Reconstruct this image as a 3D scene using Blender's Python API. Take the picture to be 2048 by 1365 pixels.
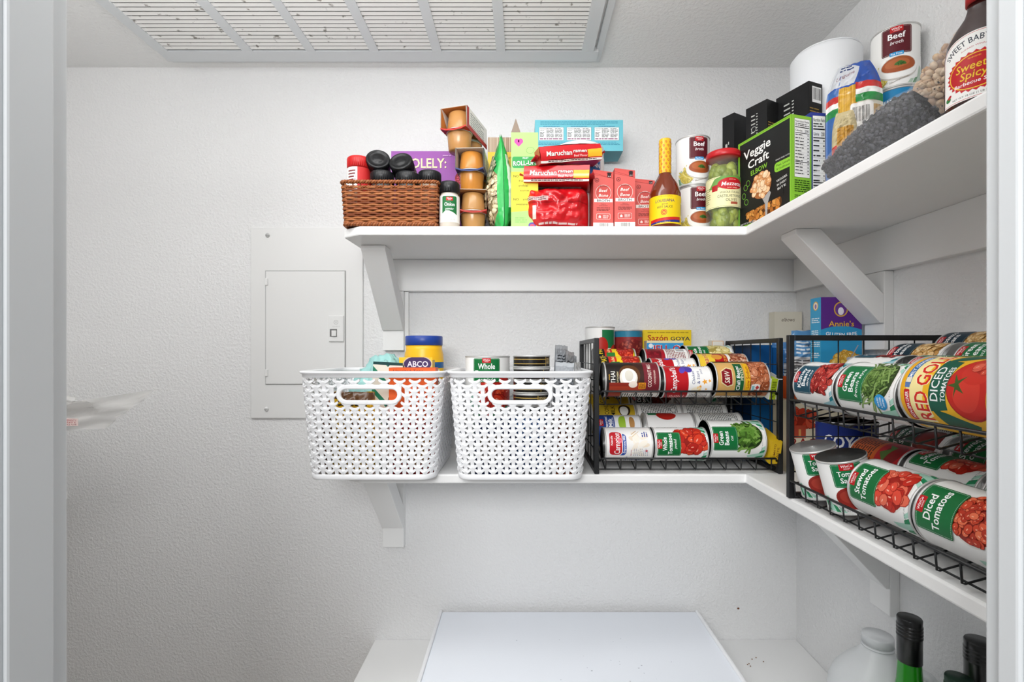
import bpy, math, random
from math import sin, cos, pi, radians as R
from mathutils import Vector, Matrix, noise
from mathutils.geometry import tessellate_polygon
S = bpy.context.scene
for o in list(bpy.data.objects): bpy.data.objects.remove(o)
COL = S.collection

# ------------------------------------------------ camera, world, lights, exposure
CZ = 1.70                      # camera height; metres, +Y into the pantry
F = 973.0
cam = bpy.data.cameras.new('camera'); camo = bpy.data.objects.new('camera', cam); COL.objects.link(camo)
camo.location = (0, 0, CZ); camo.rotation_euler = (R(90), 0, 0)
cam.sensor_width = 36; cam.lens = F / 2048 * 36
cam.shift_x = -20 / 2048; cam.shift_y = 23.5 / 2048
cam.clip_start = 0.02
cam.dof.use_dof = True; cam.dof.focus_distance = 1.05; cam.dof.aperture_fstop = 22
S.camera = camo
w = bpy.data.worlds.new('world'); S.world = w; w.use_nodes = True
w.node_tree.nodes['Background'].inputs[0].default_value = (0.97, 0.98, 1.0, 1)
w.node_tree.nodes['Background'].inputs[1].default_value = 0.25
def area(name, loc, aim, sx, sy, power, col):
    l = bpy.data.lights.new(name, 'AREA'); l.shape = 'RECTANGLE'; l.size = sx; l.size_y = sy
    l.energy = power; l.color = col
    o = bpy.data.objects.new(name, l); COL.objects.link(o); o.location = loc
    o.rotation_euler = (Vector(aim) - Vector(loc)).to_track_quat('-Z', 'Y').to_euler()
    return o
area('pantry_ceiling_light', (-0.42, 0.60, CZ + 0.735), (-0.45, 0.70, 0), 1.2, 0.22, 4.6, (1.0, 0.995, 0.985))
area('bedroom_fill_light', (-0.25, -0.9, CZ + 0.48), (0.05, 1.2, CZ - 0.25), 0.8, 0.5, 27, (0.99, 0.995, 1.0))  # unseen area lamp behind the camera for soft light through the doorway
area('ceiling_fill_uplight', (-0.28, 0.48, CZ + 0.42), (-0.28, 0.56, 10), 1.10, 0.16, 7.4, (1.0, 1.0, 0.995))  # unseen uplight added to brighten the ceiling and even out the room
S.view_settings.view_transform = 'Standard'; S.view_settings.look = 'None'
S.view_settings.gamma = 1; S.view_settings.use_curve_mapping = False
S.view_settings.exposure = -0.10
S.cycles.max_bounces = 10; S.cycles.diffuse_bounces = 6; S.cycles.transparent_max_bounces = 16
S.cycles.use_denoising = True
S.cycles.sample_clamp_indirect = 4

# ------------------------------------------------ materials
def mat(name, rough=.5, metal=0, col=None, bump=None, spec=None, coat=0, alpha=1, trans=0, ior=1.45, strong=.3, wear=None):
    m = bpy.data.materials.new(name); m.use_nodes = True; nt = m.node_tree; b = nt.nodes['Principled BSDF']
    b.inputs['Roughness'].default_value = rough; b.inputs['Metallic'].default_value = metal
    b.inputs['Coat Weight'].default_value = coat; b.inputs['Alpha'].default_value = alpha
    b.inputs['Transmission Weight'].default_value = trans; b.inputs['IOR'].default_value = ior
    if spec is not None: b.inputs['Specular IOR Level'].default_value = spec
    if col is None:
        a = nt.nodes.new('ShaderNodeVertexColor'); a.layer_name = 'Col'
        nt.links.new(a.outputs[0], b.inputs['Base Color'])
    else:
        b.inputs['Base Color'].default_value = (*lin(col), 1)
    if bump or wear:
        tc = nt.nodes.new('ShaderNodeTexCoord')
        n = nt.nodes.new('ShaderNodeTexNoise'); n.inputs['Scale'].default_value = bump[0] if bump else 12
        n.inputs['Detail'].default_value = 3
        nt.links.new(tc.outputs['Object'], n.inputs['Vector'])
    if bump:
        bm = nt.nodes.new('ShaderNodeBump'); bm.inputs['Distance'].default_value = bump[1]; bm.inputs['Strength'].default_value = strong
        nt.links.new(n.outputs['Fac'], bm.inputs['Height']); nt.links.new(bm.outputs['Normal'], b.inputs['Normal'])
    return m
def lin(c):
    if isinstance(c, str):
        c = [int(c[i:i+2], 16) / 255 for i in (0, 2, 4)]
    return tuple((x / 12.92 if x <= .04045 else ((x + .055) / 1.055) ** 2.4) for x in c)
def wall_mat(name, col, dist, scale=150, strong=.5):
    m = bpy.data.materials.new(name); m.use_nodes = True; nt = m.node_tree; b = nt.nodes['Principled BSDF']
    b.inputs['Base Color'].default_value = (*lin(col), 1); b.inputs['Roughness'].default_value = .6
    b.inputs['Specular IOR Level'].default_value = .3
    tc = nt.nodes.new('ShaderNodeTexCoord')
    n = nt.nodes.new('ShaderNodeTexNoise'); n.inputs['Scale'].default_value = scale; n.inputs['Detail'].default_value = 2.5
    n.inputs['Roughness'].default_value = .55; n.inputs['Distortion'].default_value = .25
    r = nt.nodes.new('ShaderNodeValToRGB'); r.color_ramp.elements[0].position = .38; r.color_ramp.elements[1].position = .68
    bm = nt.nodes.new('ShaderNodeBump'); bm.inputs['Distance'].default_value = dist; bm.inputs['Strength'].default_value = strong
    nt.links.new(tc.outputs['Object'], n.inputs['Vector']); nt.links.new(n.outputs['Fac'], r.inputs['Fac'])
    nt.links.new(r.outputs['Color'], bm.inputs['Height']); nt.links.new(bm.outputs['Normal'], b.inputs['Normal'])
    return m
WALL = wall_mat('orange_peel_wall_paint', 'e8e8e8', .0018)
CEIL = wall_mat('textured_ceiling_paint', 'e7e7e6', .0016, 120)
SHELF = mat('white_shelf_paint', .45, col='efefee', bump=(60, .0006))
TRIMP = mat('gloss_trim_paint', .6, col='d3d6d8')
PANEL = mat('painted_metal_panel', .5, col='e6e6e5')
PRINT = mat('printed_paper', .42, spec=.32)
GLOSS = mat('glossy_film', .25, coat=.15)
MATTE = mat('matte_surface', .75)
SATIN = mat('satin_plastic', .35)
TIN = mat('tin_plate', .42, .5, col='cfcfcd')
BLACKM = mat('black_powder_coat', .42, col='17181a')
WHITEP = mat('white_basket_plastic', .38, col='f1f2f4')
FOAM = mat('white_foam_sheet', .6, col='f3f5f8')
WICK = mat('brown_wicker', .5)
GLASS = mat('clear_glass', .03, col='ffffff', trans=1, ior=1.3)
def film(name, col, opac, rough=.15):
    m = bpy.data.materials.new(name); m.use_nodes = True; nt = m.node_tree
    b = nt.nodes['Principled BSDF']; b.inputs['Base Color'].default_value = (*lin(col), 1); b.inputs['Roughness'].default_value = rough
    b.inputs['Alpha'].default_value = opac
    return m
FILM = film('clear_plastic_film', 'f4f4f4', .11)
FILMD = film('cloudy_plastic_film', 'e2e0dc', .45)
MILKY = film('milky_jug_plastic', 'eef1f3', .60, .3)
CUPP = film('clear_cup_plastic', 'fff4e6', .2)
GREENG = mat('green_bottle_glass', .06, col='1d8a14', spec=.7)
JARG = film('jar_glass', 'e9f0dc', .07, .04)
# ------------------------------------------------ mesh builder
class M:
    def __init__(s): s.v = []; s.f = []; s.m = []; s.c = []; s.sm = []; s.n = {}; s.mats = []
    def mi(s, m):
        if m not in s.mats: s.mats.append(m)
        return s.mats.index(m)
    def poly(s, pts, m, c='ffffff', smooth=False):
        i = len(s.v); s.v += [tuple(p) for p in pts]
        s.f.append(tuple(range(i, i + len(pts)))); s.m.append(s.mi(m)); s.c.append(lin(c)); s.sm.append(smooth)
    def mesh(s, vs, fs, m, c='ffffff', smooth=False, T=None):
        i = len(s.v); cc = lin(c) if isinstance(c, str) else c; k = s.mi(m)
        if T is not None: vs = [T @ Vector(p) for p in vs]
        s.v += [tuple(p) for p in vs]
        for f in fs:
            s.f.append(tuple(i + a for a in f)); s.m.append(k); s.c.append(cc); s.sm.append(smooth)
    def box(s, x0, x1, y0, y1, z0, z1, m, c='ffffff', T=None):
        vs = [(x, y, z) for x in (x0, x1) for y in (y0, y1) for z in (z0, z1)]
        s.mesh(vs, [(0, 1, 3, 2), (4, 6, 7, 5), (0, 4, 5, 1), (2, 3, 7, 6), (0, 2, 6, 4), (1, 5, 7, 3)], m, c, T=T)
    def prism(s, pts, h0, h1, m, c='ffffff', axis='z', T=None, smooth=False):
        P = {'z': lambda a, b, h: (a, b, h), 'y': lambda a, b, h: (a, h, b), 'x': lambda a, b, h: (h, a, b)}[axis]
        n = len(pts); vs = [P(a, b, h0) for a, b in pts] + [P(a, b, h1) for a, b in pts]
        fs = [tuple(reversed(range(n))), tuple(range(n, 2 * n))] + [(i, (i + 1) % n, n + (i + 1) % n, n + i) for i in range(n)]
        if axis == 'y': fs = [tuple(reversed(f)) for f in fs]
        s.mesh(vs, fs, m, c, smooth, T)
    def lathe(s, prof, m, c='ffffff', seg=40, T=None, smooth=True, a0=0, sx=1, sy=1):
        n = len(prof); vs = []; fs = []
        for k in range(seg):
            a = 2 * pi * k / seg
            for r, z in prof: vs.append((r * cos(a) * sx, r * sin(a) * sy, z))
        for k in range(seg):
            k2 = (k + 1) % seg
            for i in range(n - 1): fs.append((k * n + i, k2 * n + i, k2 * n + i + 1, k * n + i + 1))
        if prof[0][0] > 1e-6: fs.append(tuple(k * n for k in reversed(range(seg))))
        if prof[-1][0] > 1e-6: fs.append(tuple(k * n + n - 1 for k in range(seg)))
        s.mesh(vs, fs, m, c, smooth, T)
    def tube(s, pts, r, m, c='ffffff', seg=6, closed=False, T=None):
        pts = [Vector(p) for p in pts]; n = len(pts); vs = []; fs = []; up = None
        for i, p in enumerate(pts):
            a = pts[i - 1] if (i or closed) else p; b = pts[(i + 1) % n] if (i < n - 1 or closed) else p
            t = (b - a).normalized()
            if up is None:
                up = Vector((0, 0, 1)) if abs(t.z) < .9 else Vector((1, 0, 0))
            x = t.cross(up).normalized(); y = x.cross(t).normalized(); up = y
            for k in range(seg): vs.append(p + (x * cos(2 * pi * k / seg) + y * sin(2 * pi * k / seg)) * r)
        q = n if closed else n - 1
        for i in range(q):
            j = (i + 1) % n
            for k in range(seg): fs.append((i * seg + k, i * seg + (k + 1) % seg, j * seg + (k + 1) % seg, j * seg + k))
        if not closed: fs += [tuple(reversed(range(seg))), tuple((n - 1) * seg + k for k in range(seg))]
        s.mesh(vs, fs, m, c, True, T)
    def ball(s, c, r, m, col, seg=8, ring=6, T=None):
        r = (r, r, r) if not hasattr(r, '__len__') else r
        vs = [(0, 0, -1)]; fs = []
        for i in range(1, ring):
            th = pi * i / ring
            for k in range(seg): vs.append((sin(th) * cos(2 * pi * k / seg), sin(th) * sin(2 * pi * k / seg), -cos(th)))
        vs.append((0, 0, 1)); e = len(vs) - 1
        for k in range(seg):
            fs.append((0, 1 + (k + 1) % seg, 1 + k)); b = 1 + (ring - 2) * seg
            fs.append((e, b + k, b + (k + 1) % seg))
            for i in range(ring - 2):
                a = 1 + i * seg; fs.append((a + k, a + (k + 1) % seg, a + seg + (k + 1) % seg, a + seg + k))
        Q = Matrix.Translation(Vector(c)) @ (T or Matrix.Identity(4)).to_4x4() @ Matrix.Diagonal((*r, 1))
        s.mesh(vs, fs, m, col, True, Q)
    def build(s, name, parent=None, loc=None, rot=None, bevel=0, noweld=False):
        me = bpy.data.meshes.new(name); me.from_pydata(s.v, [], s.f)
        for m in s.mats: me.materials.append(m)
        me.polygons.foreach_set('material_index', s.m); me.polygons.foreach_set('use_smooth', s.sm)
        a = me.color_attributes.new('Col', 'FLOAT_COLOR', 'CORNER'); buf = []
        for f, c in zip(s.f, s.c): buf += [*c, 1.0] * len(f)
        a.data.foreach_set('color', buf)
        if s.n:
            ns = [s.n.get(i, (0, 0, 0)) for i in range(len(s.v))]
            me.normals_split_custom_set_from_vertices(ns)
        me.update()
        o = bpy.data.objects.new(name, me); COL.objects.link(o)
        if parent: o.parent = parent
        if loc is not None: o.location = loc
        if rot is not None: o.rotation_euler = rot
        if bevel:
            b = o.modifiers.new('bevel', 'BEVEL'); b.width = bevel; b.segments = 2; b.limit_method = 'ANGLE'; b.harden_normals = False
        return o
def tag(o, label, cat=None, group=None, kind=None):
    if label: o['label'] = label
    if cat: o['category'] = cat
    if group: o['group'] = group
    if kind: o['kind'] = kind
    return o
def thing(name, label, cat, loc=(0, 0, 0), rot=(0, 0, 0), group=None):
    o = bpy.data.objects.new(name, None); COL.objects.link(o); o.empty_display_size = .03
    o.location = loc; o.rotation_euler = rot
    return tag(o, label, cat, group)
def copy_tree(o, parent=None):
    c = o.copy(); COL.objects.link(c)
    if parent: c.parent = parent
    for ch in o.children: copy_tree(ch, c)
    return c
def part(name, mesh, parent, label=None, kind=None):
    o = bpy.data.objects.new(name, mesh); COL.objects.link(o); o.parent = parent
    return tag(o, label, kind=kind)

# ------------------------------------------------ printed artwork: flat coloured shapes laid on a surface
_tc = {}
def glyphs(t, bold, shear):
    k = (t, bold, shear)
    if k not in _tc:
        cu = bpy.data.curves.new('t', 'FONT'); cu.body = t; cu.size = 1; cu.resolution_u = 2
        cu.offset = bold; cu.shear = shear; cu.fill_mode = 'FRONT'
        ob = bpy.data.objects.new('t', cu); COL.objects.link(ob)
        dg = bpy.context.evaluated_depsgraph_get(); dg.update()
        me = bpy.data.meshes.new_from_object(ob.evaluated_get(dg)); me.calc_loop_triangles()
        tr = [[(me.vertices[i].co.x, me.vertices[i].co.y) for i in lt.vertices] for lt in me.loop_triangles]
        bpy.data.objects.remove(ob); bpy.data.curves.remove(cu); bpy.data.meshes.remove(me)
        xs = [p[0] for q in tr for p in q] or [0, 1]; ys = [p[1] for q in tr for p in q] or [0, 1]
        _tc[k] = (tr, min(xs), max(xs), min(ys), max(ys))
    return _tc[k]
def circ(cx, cy, rx, ry=None, n=20, rot=0):
    ry = rx if ry is None else ry
    return [(cx + rx * cos(2 * pi * i / n) * cos(rot) - ry * sin(2 * pi * i / n) * sin(rot),
             cy + rx * cos(2 * pi * i / n) * sin(rot) + ry * sin(2 * pi * i / n) * cos(rot)) for i in range(n)]
def rrect(x0, y0, x1, y1, r, n=4):
    P = []
    for cx, cy, a in ((x1 - r, y1 - r, 0), (x0 + r, y1 - r, 90), (x0 + r, y0 + r, 180), (x1 - r, y0 + r, 270)):
        P += [(cx + r * cos(R(a + 90 * i / n)), cy + r * sin(R(a + 90 * i / n))) for i in range(n + 1)]
    return P
class Art:
    def __init__(s, u0, v0, u1, v1, bg=None, grid=True):
        s.b = (u0, v0, u1, v1); s.e = []
        if bg: s.rect(u0, v0, u1, v1, bg)
    def polys(s, ps, col): s.e.append((ps, lin(col) if isinstance(col, str) else col)); return s
    def poly(s, pts, col):      # any simple polygon
        t = tessellate_polygon([[Vector((x, y, 0)) for x, y in pts]])
        return s.polys([[pts[i] for i in q] for q in t], col)
    def rect(s, x0, y0, x1, y1, col): return s.polys([[(x0, y0), (x1, y0), (x1, y1), (x0, y1)]], col)
    def rr(s, x0, y0, x1, y1, r, col): return s.polys([rrect(x0, y0, x1, y1, r)], col)
    def ell(s, cx, cy, rx, ry, col, rot=0, n=28): return s.polys([circ(cx, cy, rx, ry, n, rot)], col)
    def line(s, x0, y0, x1, y1, wd, col):
        d = math.hypot(x1 - x0, y1 - y0) or 1; nx, ny = -(y1 - y0) / d * wd / 2, (x1 - x0) / d * wd / 2
        return s.polys([[(x0 + nx, y0 + ny), (x1 + nx, y1 + ny), (x1 - nx, y1 - ny), (x0 - nx, y0 - ny)]], col)
    def frame(s, x0, y0, x1, y1, wd, col, dash=0):
        for a, b, c, d in ((x0, y0, x1, y0), (x1, y0, x1, y1), (x1, y1, x0, y1), (x0, y1, x0, y0)):
            if not dash: s.line(a, b, c, d, wd, col); continue
            L = math.hypot(c - a, d - b); n = max(1, int(L / dash / 2)); ps = []
            for i in range(n):
                t0, t1 = (i + .2) / n, (i + .75) / n
                p = (a + (c - a) * t0, b + (d - b) * t0); q = (a + (c - a) * t1, b + (d - b) * t1)
                nx, ny = -(d - b) / L * wd / 2, (c - a) / L * wd / 2
                ps.append([(p[0] + nx, p[1] + ny), (q[0] + nx, q[1] + ny), (q[0] - nx, q[1] - ny), (p[0] - nx, p[1] - ny)])
            s.polys(ps, col)
        return s
    def text(s, t, cx, cy, h, col, w=None, bold=.02, shear=0, rot=0, arc=0, edge=None, ew=0):
        """h = height of a capital letter; centred on cx, cy; w stretches to that width; arc = radius of a curved baseline"""
        if edge: s.text(t, cx, cy, h * (1 + ew), edge, (w * (1 + ew * .4)) if w else None, bold + .03, shear, rot, arc)
        tr, x0, x1, y0, y1 = glyphs(t, round(min(bold * .5, .024), 4), shear); k = h / .73
        kx = (w / (x1 - x0)) if w else k; mx = (x0 + x1) / 2; my = .36; ps = []
        for q in tr:
            o = []
            for x, y in q:
                X, Y = (x - mx) * kx, (y - my) * k
                if arc: a = X / arc; X, Y = (arc + Y) * sin(a), (arc + Y) * cos(a) - arc
                o.append((cx + X * cos(rot) - Y * sin(rot), cy + X * sin(rot) + Y * cos(rot)))
            ps.append(o)
        return s.polys(ps, col)
    def greek(s, x0, y0, x1, y1, rows, col, seed=0, fill=.5, vert=False):
        rd = random.Random(seed); ps = []; dy = (y1 - y0) / rows
        for i in range(rows):
            x = x0; y = y1 - (i + .5) * dy; end = x1 - (rd.random() * .25 * (x1 - x0) if rd.random() < .5 else 0)
            while x < end:
                l = min(rd.uniform(.8, 3.2) * dy, end - x); ps.append([(x, y - dy * fill / 2), (x + l, y - dy * fill / 2), (x + l, y + dy * fill / 2), (x, y + dy * fill / 2)]); x += l + dy * .35
        return s.polys(ps, col)
    def barcode(s, x0, y0, x1, y1, col='111111', seed=1, bg='ffffff'):
        s.rect(x0, y0, x1, y1, bg); rd = random.Random(seed); m = (x1 - x0) * .06; x = x0 + m; ps = []
        while x < x1 - m:
            a = rd.choice((.012, .02, .032)) * (x1 - x0); ps.append([(x, y0 + (y1 - y0) * .18), (x + a, y0 + (y1 - y0) * .18), (x + a, y1 - (y1 - y0) * .08), (x, y1 - (y1 - y0) * .08)]); x += a + rd.choice((.012, .02, .03)) * (x1 - x0)
        return s.polys(ps, col)
    def facts(s, x0, y0, x1, y1, seed=0, cal='200'):
        W = x1 - x0; H = y1 - y0; s.rect(x0, y0, x1, y1, 'f4f4f2'); s.frame(x0, y0, x1, y1, W * .015, '222222')
        s.text('Nutrition Facts', (x0 + x1) / 2, y1 - H * .045, H * .038, '111111', W * .9, .03)
        s.greek(x0 + W * .05, y1 - H * .13, x1 - W * .05, y1 - H * .075, 2, '444444', seed)
        s.rect(x0 + W * .04, y1 - H * .155, x1 - W * .04, y1 - H * .14, '111111')
        s.text('Calories', x0 + W * .28, y1 - H * .2, H * .035, '111111', W * .45, .03); s.text(cal, x1 - W * .2, y1 - H * .2, H * .045, '111111', W * .26, .03)
        n = 13
        for i in range(n):
            y = y1 - H * .25 - i * H * .055
            if i in (0, 9): s.rect(x0 + W * .04, y, x1 - W * .04, y + H * .012, '111111')
            else: s.rect(x0 + W * .04, y + H * .004, x1 - W * .04, y + H * .006, '777777')
            s.greek(x0 + W * .05, y - H * .042, x0 + W * .62, y - H * .01, 1, '333333', seed + i); s.greek(x1 - W * .16, y - H * .042, x1 - W * .06, y - H * .01, 1, '333333', seed + i + 50)
        return s
    def heap(s, cx, cy, rx, ry, n, size, cols, base, seed=0, asp=1.6, shine=None, curve=0, rot=None):
        """a printed picture of food: many small shapes inside an ellipse"""
        rd = random.Random(seed); s.ell(cx, cy, rx, ry, base)
        for i in range(n):
            a = rd.uniform(0, 2 * pi); q = math.sqrt(rd.random()) * .93; x = cx + q * rx * cos(a); y = cy + q * ry * sin(a)
            sz = size * rd.uniform(.75, 1.25); t = rd.uniform(0, pi) if rot is None else rot + rd.uniform(-.5, .5); c = rd.choice(cols)
            if curve:
                L = sz * asp; ps = []; k = rd.uniform(-curve, curve)
                for j in range(4):
                    t0 = t + k * (j / 4 - .5); x2, y2 = x + L / 4 * cos(t0), y + L / 4 * sin(t0); nx, ny = -sin(t0) * sz / 2, cos(t0) * sz / 2
                    ps.append([(x + nx, y + ny), (x2 + nx, y2 + ny), (x2 - nx, y2 - ny), (x - nx, y - ny)]); x, y = x2, y2
                s.polys(ps, c); continue
            s.polys([circ(x, y, sz * asp * .56, sz * .56, 9, t)], base); s.polys([circ(x, y, sz * asp / 2, sz / 2, 9, t)], c)
            if shine: s.polys([circ(x - sz * .1, y + sz * .12, sz * .16 * asp, sz * .08, 6, t)], shine)
        return s
def clip(p, ax, lo, hi):
    for sgn, lim in ((1, lo), (-1, -hi)):
        if not p: return p
        o = []; n = len(p)
        for i in range(n):
            a, b = p[i], p[(i + 1) % n]; da, db = sgn * a[ax] - lim, sgn * b[ax] - lim
            if da >= 0: o.append(a)
            if (da > 0 > db) or (da < 0 < db):
                t = da / (da - db); o.append((a[0] + (b[0] - a[0]) * t, a[1] + (b[1] - a[1]) * t))
        p = o
    return p
def strips(p, ax, step, org):
    lo = min(q[ax] for q in p); hi = max(q[ax] for q in p)
    a = math.floor((lo - org) / step + 1e-6); b = math.ceil((hi - org) / step - 1e-6)
    if b - a <= 1: return [p]
    r = []
    for k in range(a, b):
        c = clip(p, ax, org + k * step, org + (k + 1) * step)
        if len(c) > 2: r.append(c)
    return r
def clip3(p, s):
    o = []; n = len(p)
    for i in range(n):
        a, b = p[i], p[(i + 1) % n]; da, db = s * a[0], s * b[0]
        if da >= -1e-9: o.append((a[1], a[2]))
        if (da > 1e-9 and db < -1e-9) or (da < -1e-9 and db > 1e-9):
            t = da / (da - db); o.append((a[1] + (b[1] - a[1]) * t, a[2] + (b[2] - a[2]) * t))
    return o
def lay(m, art, pos, material, du=None, dv=None, h0=0, dh=5e-6, smooth=True):
    u0, v0, u1, v1 = art.b; k = m.mi(material); h = h0; e = 1e-4; ca = {}
    def node(u, v):
        q = (round(u, 7), round(v, 7))
        if q not in ca:
            n = (Vector(pos(u + e, v, 0)) - Vector(pos(u - e, v, 0))).cross(Vector(pos(u, v + e, 0)) - Vector(pos(u, v - e, 0)))
            n = n.normalized() if n.length > 1e-14 else Vector((0, -1, 0)); ca[q] = (Vector(pos(u, v, 0)), n)
        return ca[q]
    def at(u, v, h, cu, cv, tri):
        if du:
            a = u0 + cu * du; f = (u - a) / du
            if dv:
                b = v0 + cv * dv; g = (v - b) / dv
                c = [(node(a, b), 1 - f), (node(a + du, b), f - g), (node(a + du, b + dv), g)] if tri else [(node(a, b), 1 - g), (node(a, b + dv), g - f), (node(a + du, b + dv), f)]
            else: c = [(node(a, v), 1 - f), (node(a + du, v), f)]
        else: c = [(node(u, v), 1)]
        P = Vector(); N = Vector()
        for (p, n), w_ in c: P += p * w_; N += n * w_
        N.normalize(); return P + N * h, N
    for ps, col in art.e:
        for p in ps:
            if min(q[0] for q in p) < u0 or max(q[0] for q in p) > u1: p = clip(p, 0, u0, u1)
            if len(p) > 2 and (min(q[1] for q in p) < v0 or max(q[1] for q in p) > v1): p = clip(p, 1, v0, v1)
            if len(p) < 3: continue
            ar = sum(p[i][0] * p[(i + 1) % len(p)][1] - p[(i + 1) % len(p)][0] * p[i][1] for i in range(len(p)))
            if abs(ar) < 1e-11: continue
            if ar < 0: p = p[::-1]
            qs = strips(p, 0, du, u0) if du else [p]
            if dv:
                qs = [z for q in qs for z in strips(q, 1, dv, v0)]; o = []
                for q in qs:
                    cu = math.floor((sum(a[0] for a in q) / len(q) - u0) / du); cv = math.floor((sum(a[1] for a in q) / len(q) - v0) / dv)
                    w_ = [((a[0] - u0) / du - cu - (a[1] - v0) / dv + cv, a[0], a[1]) for a in q]
                    for s_ in (1, -1):
                        z = clip3(w_, s_)
                        if len(z) > 2: o.append((z, s_ > 0))
                qs = o
            else: qs = [(q, True) for q in qs]
            for q, tri in qs:
                i = len(m.v); mu = sum(a[0] for a in q) / len(q); mv = sum(a[1] for a in q) / len(q)
                cu = math.floor((mu - u0) / du) if du else 0; cv = math.floor((mv - v0) / dv) if dv else 0
                for (u, v) in q:
                    P, N = at(u, v, h, cu, cv, tri); m.v.append(tuple(P))
                    if smooth: m.n[len(m.v) - 1] = tuple(N)
                m.f.append(tuple(range(i, i + len(q)))); m.m.append(k); m.c.append(col); m.sm.append(smooth)
        h += dh
def P3(px, py, z):   # a point of the photograph at depth z
    return Vector(((px - 1044) / F * z, z, CZ - (py - 706) / F * z))
# ------------------------------------------------ the pantry itself
ZB = 1.28; XR = .722; XL = -1.42; CH = CZ + .751; YF = .374
TS = CZ + .261; MS = CZ - .25; LS = CZ - .755
TH = .019
def st(name, m, **k):
    o = m.build(name, **k); o['kind'] = 'structure'; return o
m = M(); m.box(XL - .1, XR + .1, ZB, ZB + .1, 0, CH, WALL); st('wall_back', m)
m = M(); m.box(XR, XR + .1, YF - .02, ZB, 0, CH, WALL); st('wall_right', m)
m = M(); m.box(XL - .1, XL, YF - .02, ZB, 0, CH, WALL); st('wall_left', m)
m = M(); m.box(XL - .1, XR + .1, -.02, ZB + .1, CH, CH + .1, CEIL); st('ceiling', m)
m = M(); m.box(XL - .1, XR + .1, -.6, ZB + .1, -.05, 0, mat('floor_tile', .5, col='b7a691')); st('floor', m)
DX0, DX1 = -.353, .360
m = M(); m.box(XL - .1, DX0 - .02, .26, YF, 0, CH, WALL); m.box(DX1 + .02, XR + .1, .26, YF, 0, CH, WALL)
m.box(DX0 - .02, DX1 + .02, .26, YF, 2.28, CH, WALL); st('wall_front', m)
def jamb(name, x, s):
    m = M(); m.box(min(x, x - s * .02), max(x, x - s * .02), .255, YF + .004, 0, 2.26, TRIMP)
    st(name, m, bevel=.0015)
jamb('trim_1', DX0, 1); jamb('trim_2', DX1, -1)
m = M(); m.box(DX0, DX0 + .0035, .3300, .3640, 0, 2.25, TRIMP); st('trim_3', m, bevel=.002)
m = M(); m.box(DX1 - .005, DX1, .3480, .3640, 0, 2.25, TRIMP); st('trim_4', m, bevel=.002)
m = M(); m.box(DX0 - .02, DX1 + .02, .255, YF + .004, 2.26, 2.28, TRIMP); st('trim_5', m)

def ledge(name, z, pts, label, cleats=True):
    t = thing(name, label, 'shelf', (pts[0][0], ZB, z))
    m = M(); m.prism([(x - pts[0][0], y - ZB) for x, y in pts], -TH, 0, SHELF); m.build('shelf_board', t, bevel=.003)
    if cleats:
        m = M(); m.box(-.345 - pts[0][0], XR - pts[0][0], -.019, 0, -TH - .082, -TH, SHELF); m.build('cleat', t, bevel=.0015)
        m = M(); m.box(XR - .019 - pts[0][0], XR - pts[0][0], YF + .004 - ZB, -.0195, -TH - .082, -TH, SHELF); m.build('cleat', t, bevel=.0015)
    return t
P = [(-.376, ZB), (-.376, 1.028), (-.334, 1.0), (.46, 1.0), (.46, YF + .004), (XR, YF + .004), (XR, ZB)]
ledge('wall_shelf', TS, P, 'upper white L-shaped wall shelf crowded with boxes, bottles and bags')
ledge('wall_shelf', MS, P, 'middle white L-shaped wall shelf carrying white baskets and black can racks', False)
ledge('wall_shelf', LS, [(-.387, ZB), (-.387, .86), (.40, .86), (.40, YF + .004), (XR, YF + .004), (XR, ZB)],
      'lowest white shelf under the flat white cabinet and the bottles', False)

def bracket(loc, rz, label, sh):
    t = thing('shelf_bracket', label, 'bracket', loc, (0, 0, rz))     # local: wall at y=0, strut comes out along -y; z=0 at shelf underside
    m = M(); m.box(-.0275, .0275, -.019, 0, -.236, -sh, SHELF); m.build('wall_board', t, bevel=.0015)
    m = M(); m.prism([(-.190, -.0005), (-.142, -.0005), (-.0192, -.128), (-.0192, -.184), (-.0250, -.184), (-.190, -.0105)], -.0275, .0275, SHELF, axis='x')
    m.build('strut', t, bevel=.0015)
    return t
bracket((-.334, ZB, TS - TH), 0, 'white diagonal bracket under the left end of the upper shelf', .0825)
bracket((-.334, ZB, MS - TH), 0, 'white diagonal bracket under the left end of the middle shelf', .0005)
bracket((XR, .972, TS - TH), R(-90), 'white diagonal bracket on the right wall under the upper shelf', .0825)
bracket((XR, .957, MS - TH), R(-90), 'white bracket on the right wall under the middle shelf', .0005)
m = M(); m.box(-.306, -.296, ZB - .012, ZB, CZ - .0, TS - TH - .083, SHELF); tag(m.build('wall_batten'), 'thin white batten on the back wall beside the upper left bracket', 'trim')

# electrical panel
def xz(px, py, z=ZB): p = P3(px, py, z); return p.x, p.z
x0, z1 = xz(503, 455); x1, z0 = xz(727, 837)
t = thing('electrical_panel', 'painted electrical breaker panel set flat in the back wall', 'electrical panel', ((x0 + x1) / 2, ZB, (z0 + z1) / 2))
cx, cz = (x0 + x1) / 2, (z0 + z1) / 2
m = M(); m.box(x0 - cx, x1 - cx, -.006, 0, z0 - cz, z1 - cz, PANEL); m.build('cover_plate', t, bevel=.0025)
a0, b1 = xz(535, 544); a1, b0 = xz(692, 768)
m = M(); m.box(a0 - cx, a1 - cx, -.0095, -.0062, b0 - cz, b1 - cz, PANEL)
d = m.build('panel_door', t, bevel=.0012)
m = M(); m.box(a0 - cx - .0022, a1 - cx + .0022, -.0068, -.006, b0 - cz - .0022, b1 - cz + .0022, mat('panel_gap', .8, col='a8a8a7')); m.build('door_gap', t)
l0, c1 = xz(661, 632); l1, c0 = xz(691, 684)
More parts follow.
